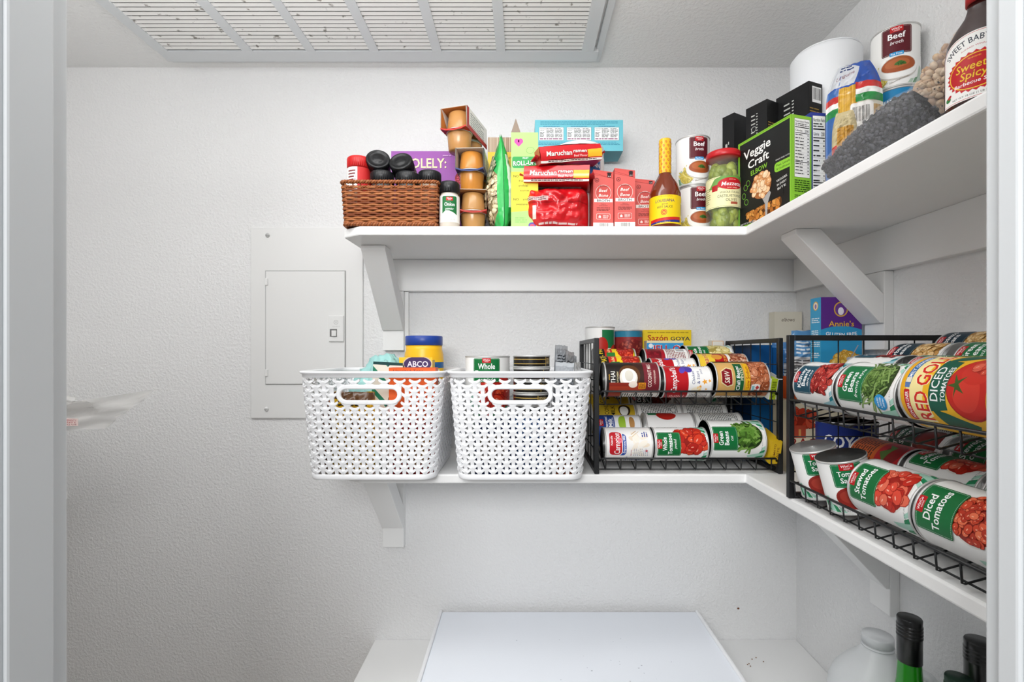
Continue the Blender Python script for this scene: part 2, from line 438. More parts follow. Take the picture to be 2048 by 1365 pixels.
m = M(); m.box(l0 - cx, l1 - cx, -.014, -.0097, c0 - cz, c1 - cz, PANEL); lt = m.build('latch_plate', d, bevel=.002)
m = M(); q0, e1 = xz(664, 659); q1, e0 = xz(678, 674)
m.box(q0 - cx, q1 - cx, -.0146, -.0141, e0 - cz, e1 - cz, MATTE, '6f6f6e'); m.box(q0 - cx + .006, q1 - cx - .0012, -.019, -.0146, e0 - cz + .001, e1 - cz - .004, PANEL, 'dcdcda')
ar = Art(l0 - cx, c0 - cz, l1 - cx, c1 - cz); ox, oz = (l0 + l1) / 2 - cx, c1 - cz - .018
ar.ell(ox, oz, .006, .006, 'c6c6c5').ell(ox, oz, .0046, .0046, 'e6e6e5').line(ox - .003, oz - .003, ox + .003, oz + .003, .001, 'c6c6c5').line(ox - .003, oz + .003, ox + .003, oz - .003, .001, 'c6c6c5')
ar.text('SQUARE D', ox, oz - .011, .0028, 'c2c2c1', .02, .01)
lay(m, ar, lambda u, v, h: (u, -.01405 - h, v), PRINT, smooth=False); m.build('latch', d)
for py in (565, 746):
    h0, h1 = xz(537, py); m = M(); m.box(h0 - cx - .003, h0 - cx + .004, -.013, -.006, h1 - cz - .009, h1 - cz + .009, PANEL); m.build('hinge', t, bevel=.001)
for px, py in ((538, 472), (536, 818)):
    h0, h1 = xz(px, py); m = M(); m.lathe([(0, 0), (.0055, 0), (.0055, .002), (.003, .0032), (0, .0032)], TIN if py < 600 else PANEL, T=Matrix.Translation((h0 - cx, -.006, h1 - cz)) @ Matrix.Rotation(R(90), 4, 'X'))
    m.box(h0 - cx - .0045, h0 - cx + .0045, -.0097, -.0092, h1 - cz - .0006, h1 - cz + .0006, MATTE, '555555'); m.build('screw', t)

# return-air vent
VX0, VX1, VY1, VY0 = -.893, .187, 1.236, .70
t = thing('air_vent', 'large white louvred return-air grille on the ceiling', 'air vent', ((VX0 + VX1) / 2, (VY0 + VY1) / 2, CH))
vx, vy = (VX0 + VX1) / 2, (VY0 + VY1) / 2
secs = [(-.866, -.683), (-.658, -.527), (-.505, -.372), (-.350, -.219), (-.197, -.063), (-.041, .146)]
LY0, LY1 = VY0 + .05, 1.190
m = M()
m.box(VX0 - vx, VX1 - vx, LY1 - vy, VY1 - vy - .006, -.014, -.0006, TRIMP); m.box(VX0 - vx, VX1 - vx, VY0 - vy, LY0 - vy, -.014, -.0006, TRIMP)
xs = [VX0] + [q for s_ in secs for q in s_] + [VX1 - .012]
for i in range(0, len(xs), 2): m.box(xs[i] - vx, xs[i + 1] - vx, LY0 - vy + 1e-4, LY1 - vy - 1e-4, -.014, -.0006, TRIMP)
m.build('grille_frame', t)
m = M(); e = .009
for a, b, c, d_ in ((VX0, VX1, VY1 - .004, VY1 + e), (VX1 + .003 - .008, VX1 + .003 + e, VY0, VY1 + e)): m.box(a - vx, b - vx, c - vy, d_ - vy, -.008, -.0004, TRIMP)
m.build('outer_flange', t, bevel=.002)
m = M(); m.box(VX0 + .01 - vx, VX1 - .02 - vx, VY0 + .01 - vy, LY1 + .01 - vy, -.0012, -.0008, MATTE, '4c4a47'); m.build('duct_shade_sheet', t)  # flat dark sheet stands in for the shade above the louvres
DUST = mat('dusty_louvre_paint', .6, col='dedbd6')
nt = DUST.node_tree; bs = nt.nodes['Principled BSDF']; tc = nt.nodes.new('ShaderNodeTexCoord'); n1 = nt.nodes.new('ShaderNodeTexNoise'); n1.inputs['Scale'].default_value = 55; n1.inputs['Detail'].default_value = 8
rr_ = nt.nodes.new('ShaderNodeValToRGB'); rr_.color_ramp.elements[0].position = .29; rr_.color_ramp.elements[0].color = (*lin('8f8a83'), 1); rr_.color_ramp.elements[1].position = .36; rr_.color_ramp.elements[1].color = (*lin('ecebe8'), 1)
nt.links.new(tc.outputs['Object'], n1.inputs['Vector']); nt.links.new(n1.outputs['Fac'], rr_.inputs['Fac']); nt.links.new(rr_.outputs['Color'], bs.inputs['Base Color'])
for a, b in secs:
    m = M(); y = LY0 + .006
    while y < LY1 - .002:
        m.prism([(y - vy + .0043, -.0124), (y - vy - .0043, -.0112), (y - vy - .0043, -.0105), (y - vy + .0043, -.0117)], a - vx, b - vx, DUST, axis='x'); y += .0132
    m.build('louvres', t)

# flat white cabinet top on the lowest shelf
t = thing('storage_cabinet', 'flat-topped white laminate cabinet on the lowest shelf', 'cabinet', (.12, 1.0, LS))
m = M(); m.box(-.328, .330, -.22, .258, .0005, .078, WHITEP); m.build('body', t, bevel=.003)
m = M(); m.box(-.326, .328, -.224, .260, .0785, .083, mat('white_laminate', .3, col='eff3fa')); m.build('top_panel', t, bevel=.0008)
for a in (-.334, .328):
    m = M(); m.box(a, a + .008, -.224, .261, .0, .0885, WHITEP); m.build('side_panel', t, bevel=.0025)
# scuffs and specks
m = M(); rd = random.Random(4)
for k in range(34):
    x, y = .12 + rd.gauss(.07, .10), 1.02 + rd.gauss(0, .09); r = rd.uniform(.0004, .0013)
    if not(-.19 < x < .43 and .8 < y < 1.24): continue
    m.poly([(x + r * cos(a) * 1.8, y + r * sin(a), LS + .0834) for a in (0, 1, 2, 3, 4, 5)], MATTE, 'a9adb5')
m.build('scuff_marks')['kind'] = 'stuff'
bpy.data.objects['scuff_marks']['label'] = 'faint grey scuff marks on the flat white cabinet top'
bpy.data.objects['scuff_marks']['category'] = 'scuffs'
m = M()
for px, py in ((1504, 1320), (1498, 1329), (1495, 1331), (1527, 1325), (1512, 1317), (1501, 1334)):
    z = .755 * F / (py - 706); p = P3(px, py, z); m.ball((p.x, p.y, LS + .001), (.0016, .0012, .001), MATTE, '7a4a22')
tag(m.build('crumbs'), 'brown crumbs on the lowest shelf right of the white cabinet', 'crumbs', kind='stuff')
m = M(); rd = random.Random(9)
for k in range(60):
    x = -.10 + abs(rd.gauss(0, .10)) if k > 26 else -.075 + rd.gauss(0, .013); z = CZ - .331 + rd.gauss(0, .002) - .0; r = rd.uniform(.0006, .0016)
    if x > .3: continue
    m.poly([(x + r * cos(a) * 1.5, ZB - .0012, z + r * sin(a)) for a in (0, 1, 2, 3, 4, 5)], MATTE, '8b8e93' if k < 26 else 'b4b4b2')
m.ball((P3(1476, 1217, ZB).x, ZB - .002, P3(1476, 1217, ZB).z), (.003, .002, .0022), MATTE, '6b3a1c')
tag(m.build('scuff_marks'), 'small dark scuffs on the back wall above the white cabinet', 'scuffs', kind='stuff')

# left wall shelf and the plastic bag that hangs over its edge
m = M(); m.box(XL, -1.225, .46, ZB, CZ - .195, CZ - .176, SHELF); tag(m.build('side_shelf', bevel=.002), 'white shelf on the left wall behind the door frame', 'shelf')
m = M(); m.box(XL, -1.195, .46, ZB, CZ - .385, CZ - .366, SHELF); tag(m.build('side_shelf', bevel=.002), 'unseen lower shelf added on the left wall to darken the corner', 'shelf')  # out of view; added so the lower left wall darkens
def crumple(us, vs, fn, mats, name, T=None):
    m = M(); g = [[fn(u / us, v / vs) for u in range(us + 1)] for v in range(vs + 1)]
    V = [p for r in g for p in r]; n = us + 1
    m.mesh(V, [(j * n + i, j * n + i + 1, (j + 1) * n + i + 1, (j + 1) * n + i) for j in range(vs) for i in range(us)], mats, 'ffffff', True, T)
    return m
def bagf(u, v):
    x = -1.30 + .335 * u * (1 - .22 * (v - .3) ** 2) + .012 * noise.noise(Vector((u * 4, v * 5, 1)))
    z = CZ - .172 + .110 * v * (1 - .35 * u) + .03 * u * u * (1 - v) + .006 * noise.noise(Vector((u * 7, v * 6, 3)))
    y = 1.12 + .03 * sin(3 * u + 2 * v) + .03 * noise.noise(Vector((u * 3, v * 4, 7)))
    return (x, y, z)
t = thing('plastic_bag', 'crumpled clear plastic bag with red warning print jutting past the left door frame', 'bag', (0, 0, 0))
crumple(26, 16, bagf, FILMD, 'x').build('upper_fold', t)
def bagg(u, v):
    x = -1.30 + .46 * u * (1 - .25 * (1 - v)); z = CZ - .174 + .060 * v * u + .03 * v - .012 * (1 - u) + .004 * noise.noise(Vector((u * 6, v * 5, 9)))
    return (x, 1.085 + .03 * u + .02 * noise.noise(Vector((u * 5, v * 5, 2))), z)
crumple(26, 10, bagg, FILMD, 'x').build('lower_fold', t)
ar = Art(0, 0, .09, .022, 'f0d9d5'); ar.text('NO ASFIXIA TO WARRANTY', .045, .0165, .0042, 'b03038', .082); ar.text('NO WARRANTY', .045, .0105, .0042, 'b03038', .082); ar.text('LET WARNING US', .045, .0045, .0042, '8c2530', .082)
m = M(); lay(m, ar, lambda u, v, h: (-1.062 + u, 1.07 - h - .05 * u, CZ - .163 + v * (1 - 3 * u) + .03 * u), PRINT); m.build('printed_strip', t)
# ------------------------------------------------ cans
LT = (0, 0, 1)
def can_body(r, H, pull=False):
    m = M(); rim = .0022
    for z0, z1, top in ((0, .0032, 0), (H - .0032, H, 1)):
        m.lathe([(r + .0002, z0), (r + .0011, z0 + .0006), (r + .0011, z1 - .0006), (r + .0002, z1)] if True else [], TIN, seg=48)
    # top and bottom ends: recessed with rings
    pr = [(r + .0002, H), (r - .0012, H - .0002), (r - .0022, H - .0036), (r * .86, H - .0036), (r * .84, H - .0028), (r * .80, H - .0028), (r * .78, H - .0038), (r * .60, H - .0038), (r * .58, H - .0033), (r * .55, H - .0033), (r * .53, H - .0039), (0, H - .0039)]
    m.lathe(pr, TIN, seg=48)
    m.lathe([(q, H - z) for q, z in pr][::-1], TIN, seg=48)
    m.lathe([(r - .0004, .0030), (r - .0004, H - .0030)], TIN, seg=48)
    if pull:
        m.box(-.006, .006, -r * .72, -r * .25, H - .0034, H - .0022, TIN); m.lathe([(.009, H - .0034), (.009, H - .002), (.006, H - .002), (.006, H - .0034)], TIN, seg=20, T=Matrix.Translation((0, -r * .7, 0)) )
    return m
_cb = {}
def can_meshes(key, r, H, art, rough=PRINT, pull=False):
    if key not in _cb:
        o = can_body(r, H, pull).build('x'); b = o.data; bpy.data.objects.remove(o)
        m = M(); du = 2 * pi * r / 64
        lay(m, art, lambda u, v, h: ((r + h) * sin(u / r), -(r + h) * cos(u / r), v), rough, du=du)
        o = m.build('x'); l = o.data; bpy.data.objects.remove(o); b.name = 'tin_can_' + key; l.name = 'paper_label_' + key
        _cb[key] = (b, l)
    return _cb[key]
UP = Matrix.Identity(3)
LEFT = Matrix(((0, 0, -1), (0, 1, 0), (1, 0, 0)))      # lying across, top of the can to the left
AWAY = Matrix(((0, 1, 0), (0, 0, 1), (1, 0, 0)))       # lying along the side shelf, top of the can to the back wall
def can(des, label, c, R0=LEFT, roll=0, group=None, yaw=0):
    """c = centre of the can"""
    key, r, H, art = des[:4]; b, l = can_meshes(key, r, H, art, *des[4:])
    t = thing('food_can', label, 'can', (0, 0, 0), group=group)
    rot = Matrix.Rotation(R(yaw), 3, 'Z') @ R0 @ Matrix.Rotation(R(roll), 3, 'Z')
    t.rotation_euler = rot.to_euler(); t.location = Vector(c) - rot @ Vector((0, 0, H / 2))
    part('tin', b, t); part('paper_label', l, t)
    return t
def lab(r, H, bg='f3f3f1'): return Art(-pi * r, .0034, pi * r, H - .0034, bg)
GR, NV, MR = '0f6b36', '14384a', '5c1420'
def logo(a, u, v, w):       # red store tag
    a.rr(u - w / 2, v - w * .27, u + w / 2, v + w * .27, w * .06, 'b9141c'); a.text('WinCo', u, v + w * .07, w * .20, 'ffffff', w * .78, .02); a.text('FOODS', u, v - w * .14, w * .10, 'ffffff', w * .42, .01)
def swirl(a, r, H, c1='1d8a58', c2='9fd0b8', u0=.0):
    for k in (-1, 1):
        a.poly([(u0 + k * .03, .004), (u0 + k * .045, .004), (u0 + k * .047, H * .30), (u0 + k * .040, H * .33), (u0 + k * .036, H * .2)], c2)
        for q in range(4): a.poly([(u0 + k * (.016 + q * .008), .004), (u0 + k * (.023 + q * .008), .004), (u0 + k * (.027 + q * .008), .012 + q * .003), (u0 + k * (.021 + q * .008), .011 + q * .002)], c1 if q % 2 else c2)
    a.text('NET WT 14.5 OZ', u0 - .018, H * .09, .0022, '555555', None, .0)
def back(a, r, H, tc='2f4a3c'):      # small print around the back of the label
    for s_ in (-1, 1):
        c = s_ * pi * r * .72
        a.rect(c - .013, H * .16, c + .013, H * .9, 'f8f8f6'); a.frame(c - .013, H * .16, c + .013, H * .9, .0004, '444444')
        a.greek(c - .011, H * .2, c + .011, H * .78, 16, '3a3a3a', 3, .45); a.text('Nutrition Facts', c, H * .84, .0028, '111111', .022)
    a.barcode(-pi * r * .99, H * .3, -pi * r * .99 + .010, H * .62); a.greek(pi * r * .42, H * .5, pi * r * .55, H * .9, 14, tc, 5)
def winco(r, H, panel, words, sub, photo, leaf=('1d8a58', 'a9d6c4'), uw=(-.026, .026), pc=.0, sz=.0092, pill=None):
    a = lab(r, H); swirl(a, r, H, *leaf); back(a, r, H); photo(a)
    top = H * .955; bot = H * .52
    a.rr(uw[0], bot, uw[1], top, .003, panel); a.frame(uw[0] + .0016, bot + .0016, uw[1] - .0016, top - .0016, .0004, 'dfeee6', dash=.0009)
    logo(a, pc, top - .0045, .019); n = len(words); y = top - .0105 - sz * .5
    for wd in words:
        a.text(wd, pc, y, sz, 'ffffff', min((uw[1] - uw[0]) * .86, len(wd) * sz * .60), .028); y -= sz * 1.22
    if sub: a.text(sub, pc, y + .0012, sz * .62, 'ffffff', len(sub) * sz * .36, .0, .25)
    if pill: a.rr(-.010, bot - .003, .010, bot + .0035, .001, '2f9ad6'); a.text(pill, 0, bot + .0003, .0038, 'ffffff', .016, .01)
    return a
r_, H_ = .0348, .1085
def ph(n, size, cols, base, asp=1.6, shine=None, curve=0, cx=.006, cy=.33, rx=.030, ry=.25, rot=None, seed=1, H=H_):
    return lambda a: (a.ell(cx, H * cy, rx * 1.08, H * ry * 1.08, 'e9e6e0'), a.heap(cx, H * cy, rx, H * ry, n, size, cols, base, seed, asp, shine, curve, rot))
REDS = ['c3271a', 'd23a22', 'b01e15', 'dd4b2c', 'c62f22']
whole = winco(r_, .112, GR, ['Whole', 'Tomatoes'], 'peeled', ph(26, .017, REDS, '8f170f', 1.5, 'f0a08c', H=.112))
stewed = winco(.0385, .112, GR, ['Stewed', 'Tomatoes'], None, ph(34, .013, ['d23424', 'dd4a36', 'c02818', 'e26a50'], '9c1d12', 1.3, 'f6b09a', H=.112), uw=(-.028, .028), sz=.0098)
diced = winco(.039, .112, GR, ['Diced', 'Tomatoes'], None, ph(80, .0075, ['cc4326', 'dd5a38', 'b8331c', 'e5704a'], '8f2212', 1.3, 'f2a789', H=.112), uw=(-.028, .028), sz=.0098)
cutgb = winco(.041, .116, GR, ['Green', 'Beans'], 'cut', ph(110, .0042, ['4f7a2a', '5f8c34', '44691f', '79a04a', '38591b'], '1f3511', 3.2, None, .3, H=.116), sz=.0095)
frgb = winco(.0395, .114, '157040', ['Green', 'Beans'], 'french style', ph(120, .0021, ['5a7a35', '6f8f45', '47652a', '86a45c', '3b5622'], '2b4018', 11, None, 1.6, H=.112), uw=(-.028, .028), sz=.0098)
frgb.ell(-.024, .026, .0105, .0105, '2b93d1'); frgb.text('PICKED', -.024, .0305, .0026, 'ffffff', .012); frgb.text('& PACKED', -.024, .0258, .0026, 'ffffff', .014); frgb.text('FRESH', -.024, .021, .0026, 'ffffff', .011)
kid = winco(.0385, .107, '14485c', ['Kidney', 'Beans'], 'dark red', ph(60, .0095, ['9f1f1c', 'b3302a', '8a1614', 'c04238'], '571010', 1.9, 'e59a8c', H=.107), ('14808c', '9cc9d2'), uw=(-.026, .024), sz=.0095)
garb = winco(r_, H_, '12303f', ['Garbanzo', 'Beans'], None, ph(70, .0085, ['e0b878', 'd6a862', 'ebc88e', 'cc9a54'], '9a6c30', 1.08, 'fff0cf'), ('14506a', 'a6c4d4'), uw=(-.028, .026), sz=.0092)
pots = winco(.0375, .112, GR, ['Whole', 'Potatoes'], 'sliced', ph(22, .015, ['e7d894', 'f0e4ac', 'd9c87c'], 'a8954a', 1.2, 'fffbe0', H=.112))
tsau = winco(r_, H_, '174f38', ['Tomato', 'Sauce'], None, lambda a: (a.ell(.0, .034, .030, .026, 'f0f0ee'), a.ell(.0, .034, .028, .023, '7d1a12'), a.ell(.002, .037, .020, .014, '9c2a1c')))
tsm = winco(.033, .080, '1a7444', ['Tomato', 'Sauce'], None, lambda a: (a.ell(.026, .048, .019, .017, 'b8261a'), a.ell(.020, .052, .007, .005, 'd65a48'), a.poly([(.026, .052), (.030, .062), (.028, .052), (.036, .056), (.029, .049), (.034, .042), (.026, .047), (.019, .045), (.023, .050)], '3a6b2a'), a.ell(.0, .024, .026, .019, 'efefec'), a.ell(-.002, .026, .024, .017, '8f2a22'), a.ell(-.004, .028, .017, .010, 'a23a2e')), uw=(-.024, .017), sz=.0078, pc=-.003)
def brothph(a):
    a.heap(-.028, .020, .016, .016, 60, .002, ['d8c860', 'c6b44a', 'e6da84'], 'b8a850', 2, 6, None, 1)
    a.ell(.002, .034, .031, .022, 'c9c5bf'); a.ell(.002, .036, .031, .021, 'f7f7f5'); a.ell(.003, .039, .0265, .0145, 'd8d3cc'); a.ell(.003, .039, .0255, .0135, 'a8552c'); a.ell(.001, .041, .018, .008, 'b8673a')
    a.heap(.005, .040, .008, .0035, 16, .002, ['3f6b2c', '5a8a3c', '2f5220'], '4b7434', 4, 2.5); a.text('homestyle goodness', 0, .0505, .0018, '9a7a3a', .030, 0)
    a.text('Homemade', .004, .012, .0026, '7a6a5a', .03, 0, .3, .3)
broth = winco(.0365, .111, MR, ['Beef'], 'broth', brothph, ('6f9a7a', 'b4c9b8'), uw=(-.022, .022), sz=.0105, pill='Fat Free')
diced2 = winco(r_, H_, '1c2a22', ['Diced', 'Tomatoes'], None, ph(40, .008, ['6a1e14', '7c2a1c'], '4c120c', 1.3))
# whole-label designs
def label_coconut():
    r, H = .0365, .115; a = lab(r, H, '6f1f28'); a.rect(-.05, H * .48, .05, H, '1d1715'); a.rect(-.05, H * .30, .05, H * .48, '3a2018')
    a.text('THAI', -.001, H * .86, .0095, 'f2efe8', .026, .005); a.text('KITCHEN', -.001, H * .775, .0035, 'e8d9a8', .024); a.text('simple', .0, H * .93, .003, 'd8a838', .012)
    a.ell(.004, H * .56, .026, .022, '5a3418'); a.ell(-.002, H * .58, .022, .0185, 'e9e2d6'); a.ell(.001, H * .575, .018, .0145, 'fbfaf6'); a.ell(.003, H * .57, .012, .009, 'd9d4c8')
    a.rect(-.05, H * .30, -.012, H * .93, '8c2a1c'); a.rect(-.05, H * .33, -.020, H * .92, 'a83a22'); a.ell(-.016, H * .50, .007, .009, 'f0e2d4')
    a.rect(-.05, .004, .05, H * .30, '74202b'); a.text('COCONUT MILK', .006, H * .20, .0078, 'f2e6dc', .055, .012); a.text('UNSWEETENED', .0, H * .11, .0034, 'e8cfc4', .030)
    a.rr(-.026, H * .27, -.012, H * .40, .001, 'd98a1e'); a.greek(-.0245, H * .285, -.0135, H * .385, 5, '5a2a10', 2)
    a.rect(-.115, .004, -.036, H * .7, 'eeeae4'); a.greek(-.060, H * .1, -.038, H * .68, 14, '333333', 6, .5); a.rect(.050, .004, .12, H, '74202b')
    return ('coconut', r, H, a)
def label_campbell(nm='camp', r=.033, H=.101):
    a = lab(r, H, 'f4f3f1'); a.rect(-.2, H * .50, .2, H, 'b5121d')
    a.text("Campbell's", .0, H * .80, .0125, 'ffffff', .062, .012, .28, 0, .0, '7a0a12', .03)
    a.ell(.028, H * .50, .014, .010, '4b3aa0', .5); a.ell(.022, H * .60, .010, .006, '5a48b4', -.4)
    a.text('Chicken', .004, H * .40, .0062, '2d3a7a', .030, .015); a.text('& Stars', .004, H * .30, .0062, '2d3a7a', .028, .015); a.text('SOUP', .018, H * .22, .0036, '2d3a7a', .014)
    for x, y, s_ in ((-.006, .17, .0065), (-.016, .26, .004), (-.004, .07, .004), (-.022, .14, .003)):
        a.poly([((x + (s_ if i % 2 == 0 else s_ * .45) * cos(pi / 2 + i * pi / 5)), H * y + (s_ if i % 2 == 0 else s_ * .45) * sin(pi / 2 + i * pi / 5)) for i in range(10)], 'eda63a')
    a.heap(-.024, H * .34, .007, .010, 14, .0034, ['e9b65c', 'f2d08c'], 'f4ead4', 2)
    a.greek(-.060, H * .08, -.034, H * .46, 12, '777777', 4); a.rect(-.062, H * .5, -.035, H * .9, 'a50e19'); a.greek(-.058, H * .55, -.038, H * .86, 9, 'e9b4b4', 4)
    a.greek(.036, H * .08, .060, H * .9, 20, '8a7a7a', 8)
    return (nm, r, H, a)
def label_redcan():
    r, H = .0345, .105; a = lab(r, H, 'a51626'); a.rect(-.2, .004, .2, H * .55, 'e9e7e3'); a.heap(.0, H * .78, .03, .016, 40, .006, ['7a1020', '921a2a'], '6a0e1a'); a.greek(-.03, H * .1, .03, H * .52, 12, '8a4a4a', 2); a.barcode(.004, H * .06, .03, H * .3)
    return ('redcan', r, H, a)
def label_sw():
    r, H = .0365, .112; a = lab(r, H, 'd9a45a'); a.rect(-.2, H * .55, .2, H * .97, 'dcae68')
    a.heap(.0, H * .20, .075, H * .20, 120, .0115, ['b5623c', 'c67650', 'a3522f', 'cf8560'], '7c3a20', 3, 1.5, 'eec0a0')
    a.rr(-.032, H * .50, .032, H * .66, .0022, '1c5c34'); a.frame(-.032, H * .50, .032, H * .66, .0008, 'd8c070'); a.text('Chili Beans', -.002, H * .605, .0078, 'ffffff', .052, .018, .15); a.text('PINTO', .006, H * .535, .0056, 'e8e2c8', .026)
    a.rect(-.030, H * .385, .033, H * .475, 'e8b31e'); a.text('Low Sodium', .0, H * .43, .0062, '9c1c14', .046, .015)
    a.poly([(-.017, H * .70), (.017, H * .70), (.021, H * .80), (.012, H * .92), (-.012, H * .92), (-.021, H * .80)], 'e6d6a4'); a.poly([(-.015, H * .715), (.015, H * .715), (.0185, H * .80), (.0105, H * .905), (-.0105, H * .905), (-.0185, H * .80)], '86141f'); a.text('S&W', 0, H * .81, .011, 'f6f0e2', .026, .01, .2)
    a.poly([(-.030, H * .20), (-.016, H * .20), (-.014, H * .28), (-.016, H * .36), (-.030, H * .36), (-.026, H * .28)], 'efe9e4'); a.rect(-.029, H * .30, -.018, H * .345, '8ac6cc'); a.poly([(-.022, H * .21), (-.017, H * .25), (-.022, H * .285), (-.027, H * .25)], 'c03a3a')
    a.rect(-.115, .004, -.045, H, 'e9e2d2'); a.greek(-.075, H * .08, -.048, H * .92, 18, '5a4a3a', 4); a.rect(.048, .004, .12, H, '1c5c34')
    return ('chilibeans', r, H, a)
def label_pato():
    r, H = .0335, .1; a = lab(r, H, 'f0c81e'); a.rect(-.2, H * .74, .2, H, '1a1a18'); a.text('EL PATO', .0, H * .85, .0125, 'f2d22a', .05, .03)
    a.rect(-.2, H * .56, .2, H * .74, 'cc2a1c'); a.text('Salsa', 0, H * .65, .008, 'ffe9a0', .03, .01, .2); a.rr(-.03, H * .5, -.004, H * .7, .001, '2a7a34')
    a.heap(.006, H * .24, .03, H * .20, 60, .006, REDS, '9a1e12', 5, 1.3, 'f0a08c'); a.rect(-.2, .004, .2, H * .05, '2a7a34'); return ('pato', r, H, a)
def label_rosa():
    r, H = .036, .112; a = lab(r, H, 'ecc63a'); a.rect(-.2, H * .40, .2, H * .66, 'b3161c'); a.text('Rosarita', .0, H * .84, .012, 'b3161c', .060, .02, 0, 0, 0, 'fff0c0', .06)
    a.poly([(-.030, H * .5), (-.006, H * .66), (-.018, H * .40)], 'f4f0e6'); a.text('NO FAT', -.014, H * .52, .004, 'b3161c', .012); a.ell(.012, H * .6, .010, .012, 'e09a3a'); a.text('SPICY JALAPENO', .012, H * .45, .006, 'f2d24a', .046, .01)
    a.rect(-.2, H * .34, .2, H * .40, 'f2efe6'); a.heap(.0, H * .18, .045, H * .16, 130, .006, ['a8583a', 'c88a6a', 'd8ab90', '91442a'], '8c4a30', 6, 1.6, 'f2d8c6'); a.rect(.04, .004, .12, H, 'd9b42e'); return ('refried', r, H, a)
def label_carn():
    r, H = .0348, .100; a = lab(r, H, 'f1efec'); a.rr(-.027, H * .70, .029, H * .93, .006, 'e9e9ee')
    a.rr(-.028, H * .56, .020, H * .76, .008, '2147a0'); a.text('Evaporated Milk', -.003, H * .605, .0050, 'ffffff', .038, .01, .2)
    a.rr(-.028, H * .635, .026, H * .925, .009, 'f4f4f4'); a.rr(-.0265, H * .65, .0245, H * .91, .008, 'c01a26'); a.text('Nestle', .005, H * .865, .0046, 'ffffff', .020, .02); a.text('Carnation', -.001, H * .755, .0125, 'ffffff', .046, .018)
    for k in range(6): a.ell(.005 + .0035 * cos(k), H * .685 + .0028 * sin(k), .0022, .0022, 'e87a8c')
    a.heap(.0, H * .30, .026, H * .16, 16, .010, ['efe5d6', 'f3ecdf', 'ebdcc6'], 'f1efec', 7, 2.2); a.line(.018, H * .45, .028, H * .33, .0015, 'c9a878'); a.line(.012, H * .44, .026, H * .28, .0012, 'd8bc92')
    a.text('VITAMIN D ADDED', -.022, H * .46, .0022, 'b03040', .016); a.ell(-.017, H * .15, .0026, .0026, 'c23038'); a.greek(.012, H * .1, .026, H * .24, 3, '3a4a9a', 8); a.greek(-.03, H * .1, -.012, H * .42, 8, 'a8a8b8', 5, .3)
    for y in (.30, .45, .60): a.greek(-.048, H * (y - .2), -.036, H * y, 5, '44508a', 9)
    a.rect(.045, .004, .12, H, 'e4e4ea'); a.text('Carnation', -.041, H * .55, .005, '3a4a9a', .020, .0, .2); return ('carnation', r, H, a)
def label_evap():
    r, H = .0345, .100; a = lab(r, H, 'eef0f2'); a.rect(-.2, H * .60, .2, H, '1d418c'); logo(a, .0, H * .90, .018); a.text('Evaporated', .0, H * .79, .006, 'ffffff', .036, .02); a.text('Milk', 0, H * .70, .009, 'ffffff', .022, .02); a.text('vitamin D added', 0, H * .635, .0028, 'ffffff', .03, 0)
    a.ell(.0, H * .40, .022, .012, '9cc23a'); a.rect(-.02, H * .18, .02, H * .36, 'f7f7f2'); a.ell(0, H * .22, .018, .006, 'b98850'); return ('evapmilk', r, H, a)
def label_cocoyel():
    r, H = .0345, .105; a = lab(r, H, 'b89a24'); a.rect(-.2, H * .62, .2, H * .95, 'c8aa2c'); a.text('COCONUT', .0, H * .66, .010, '221c10', .052, .02); a.text('MILK', .0, H * .52, .010, '221c10', .03, .02); a.ell(.002, H * .26, .017, .014, '2a1c10'); a.ell(.0, H * .27, .013, .010, 'd8d8d4'); a.text('SUN', .0, H * .85, .006, '7a1a10', .02); return ('coconutcream', r, H, a)
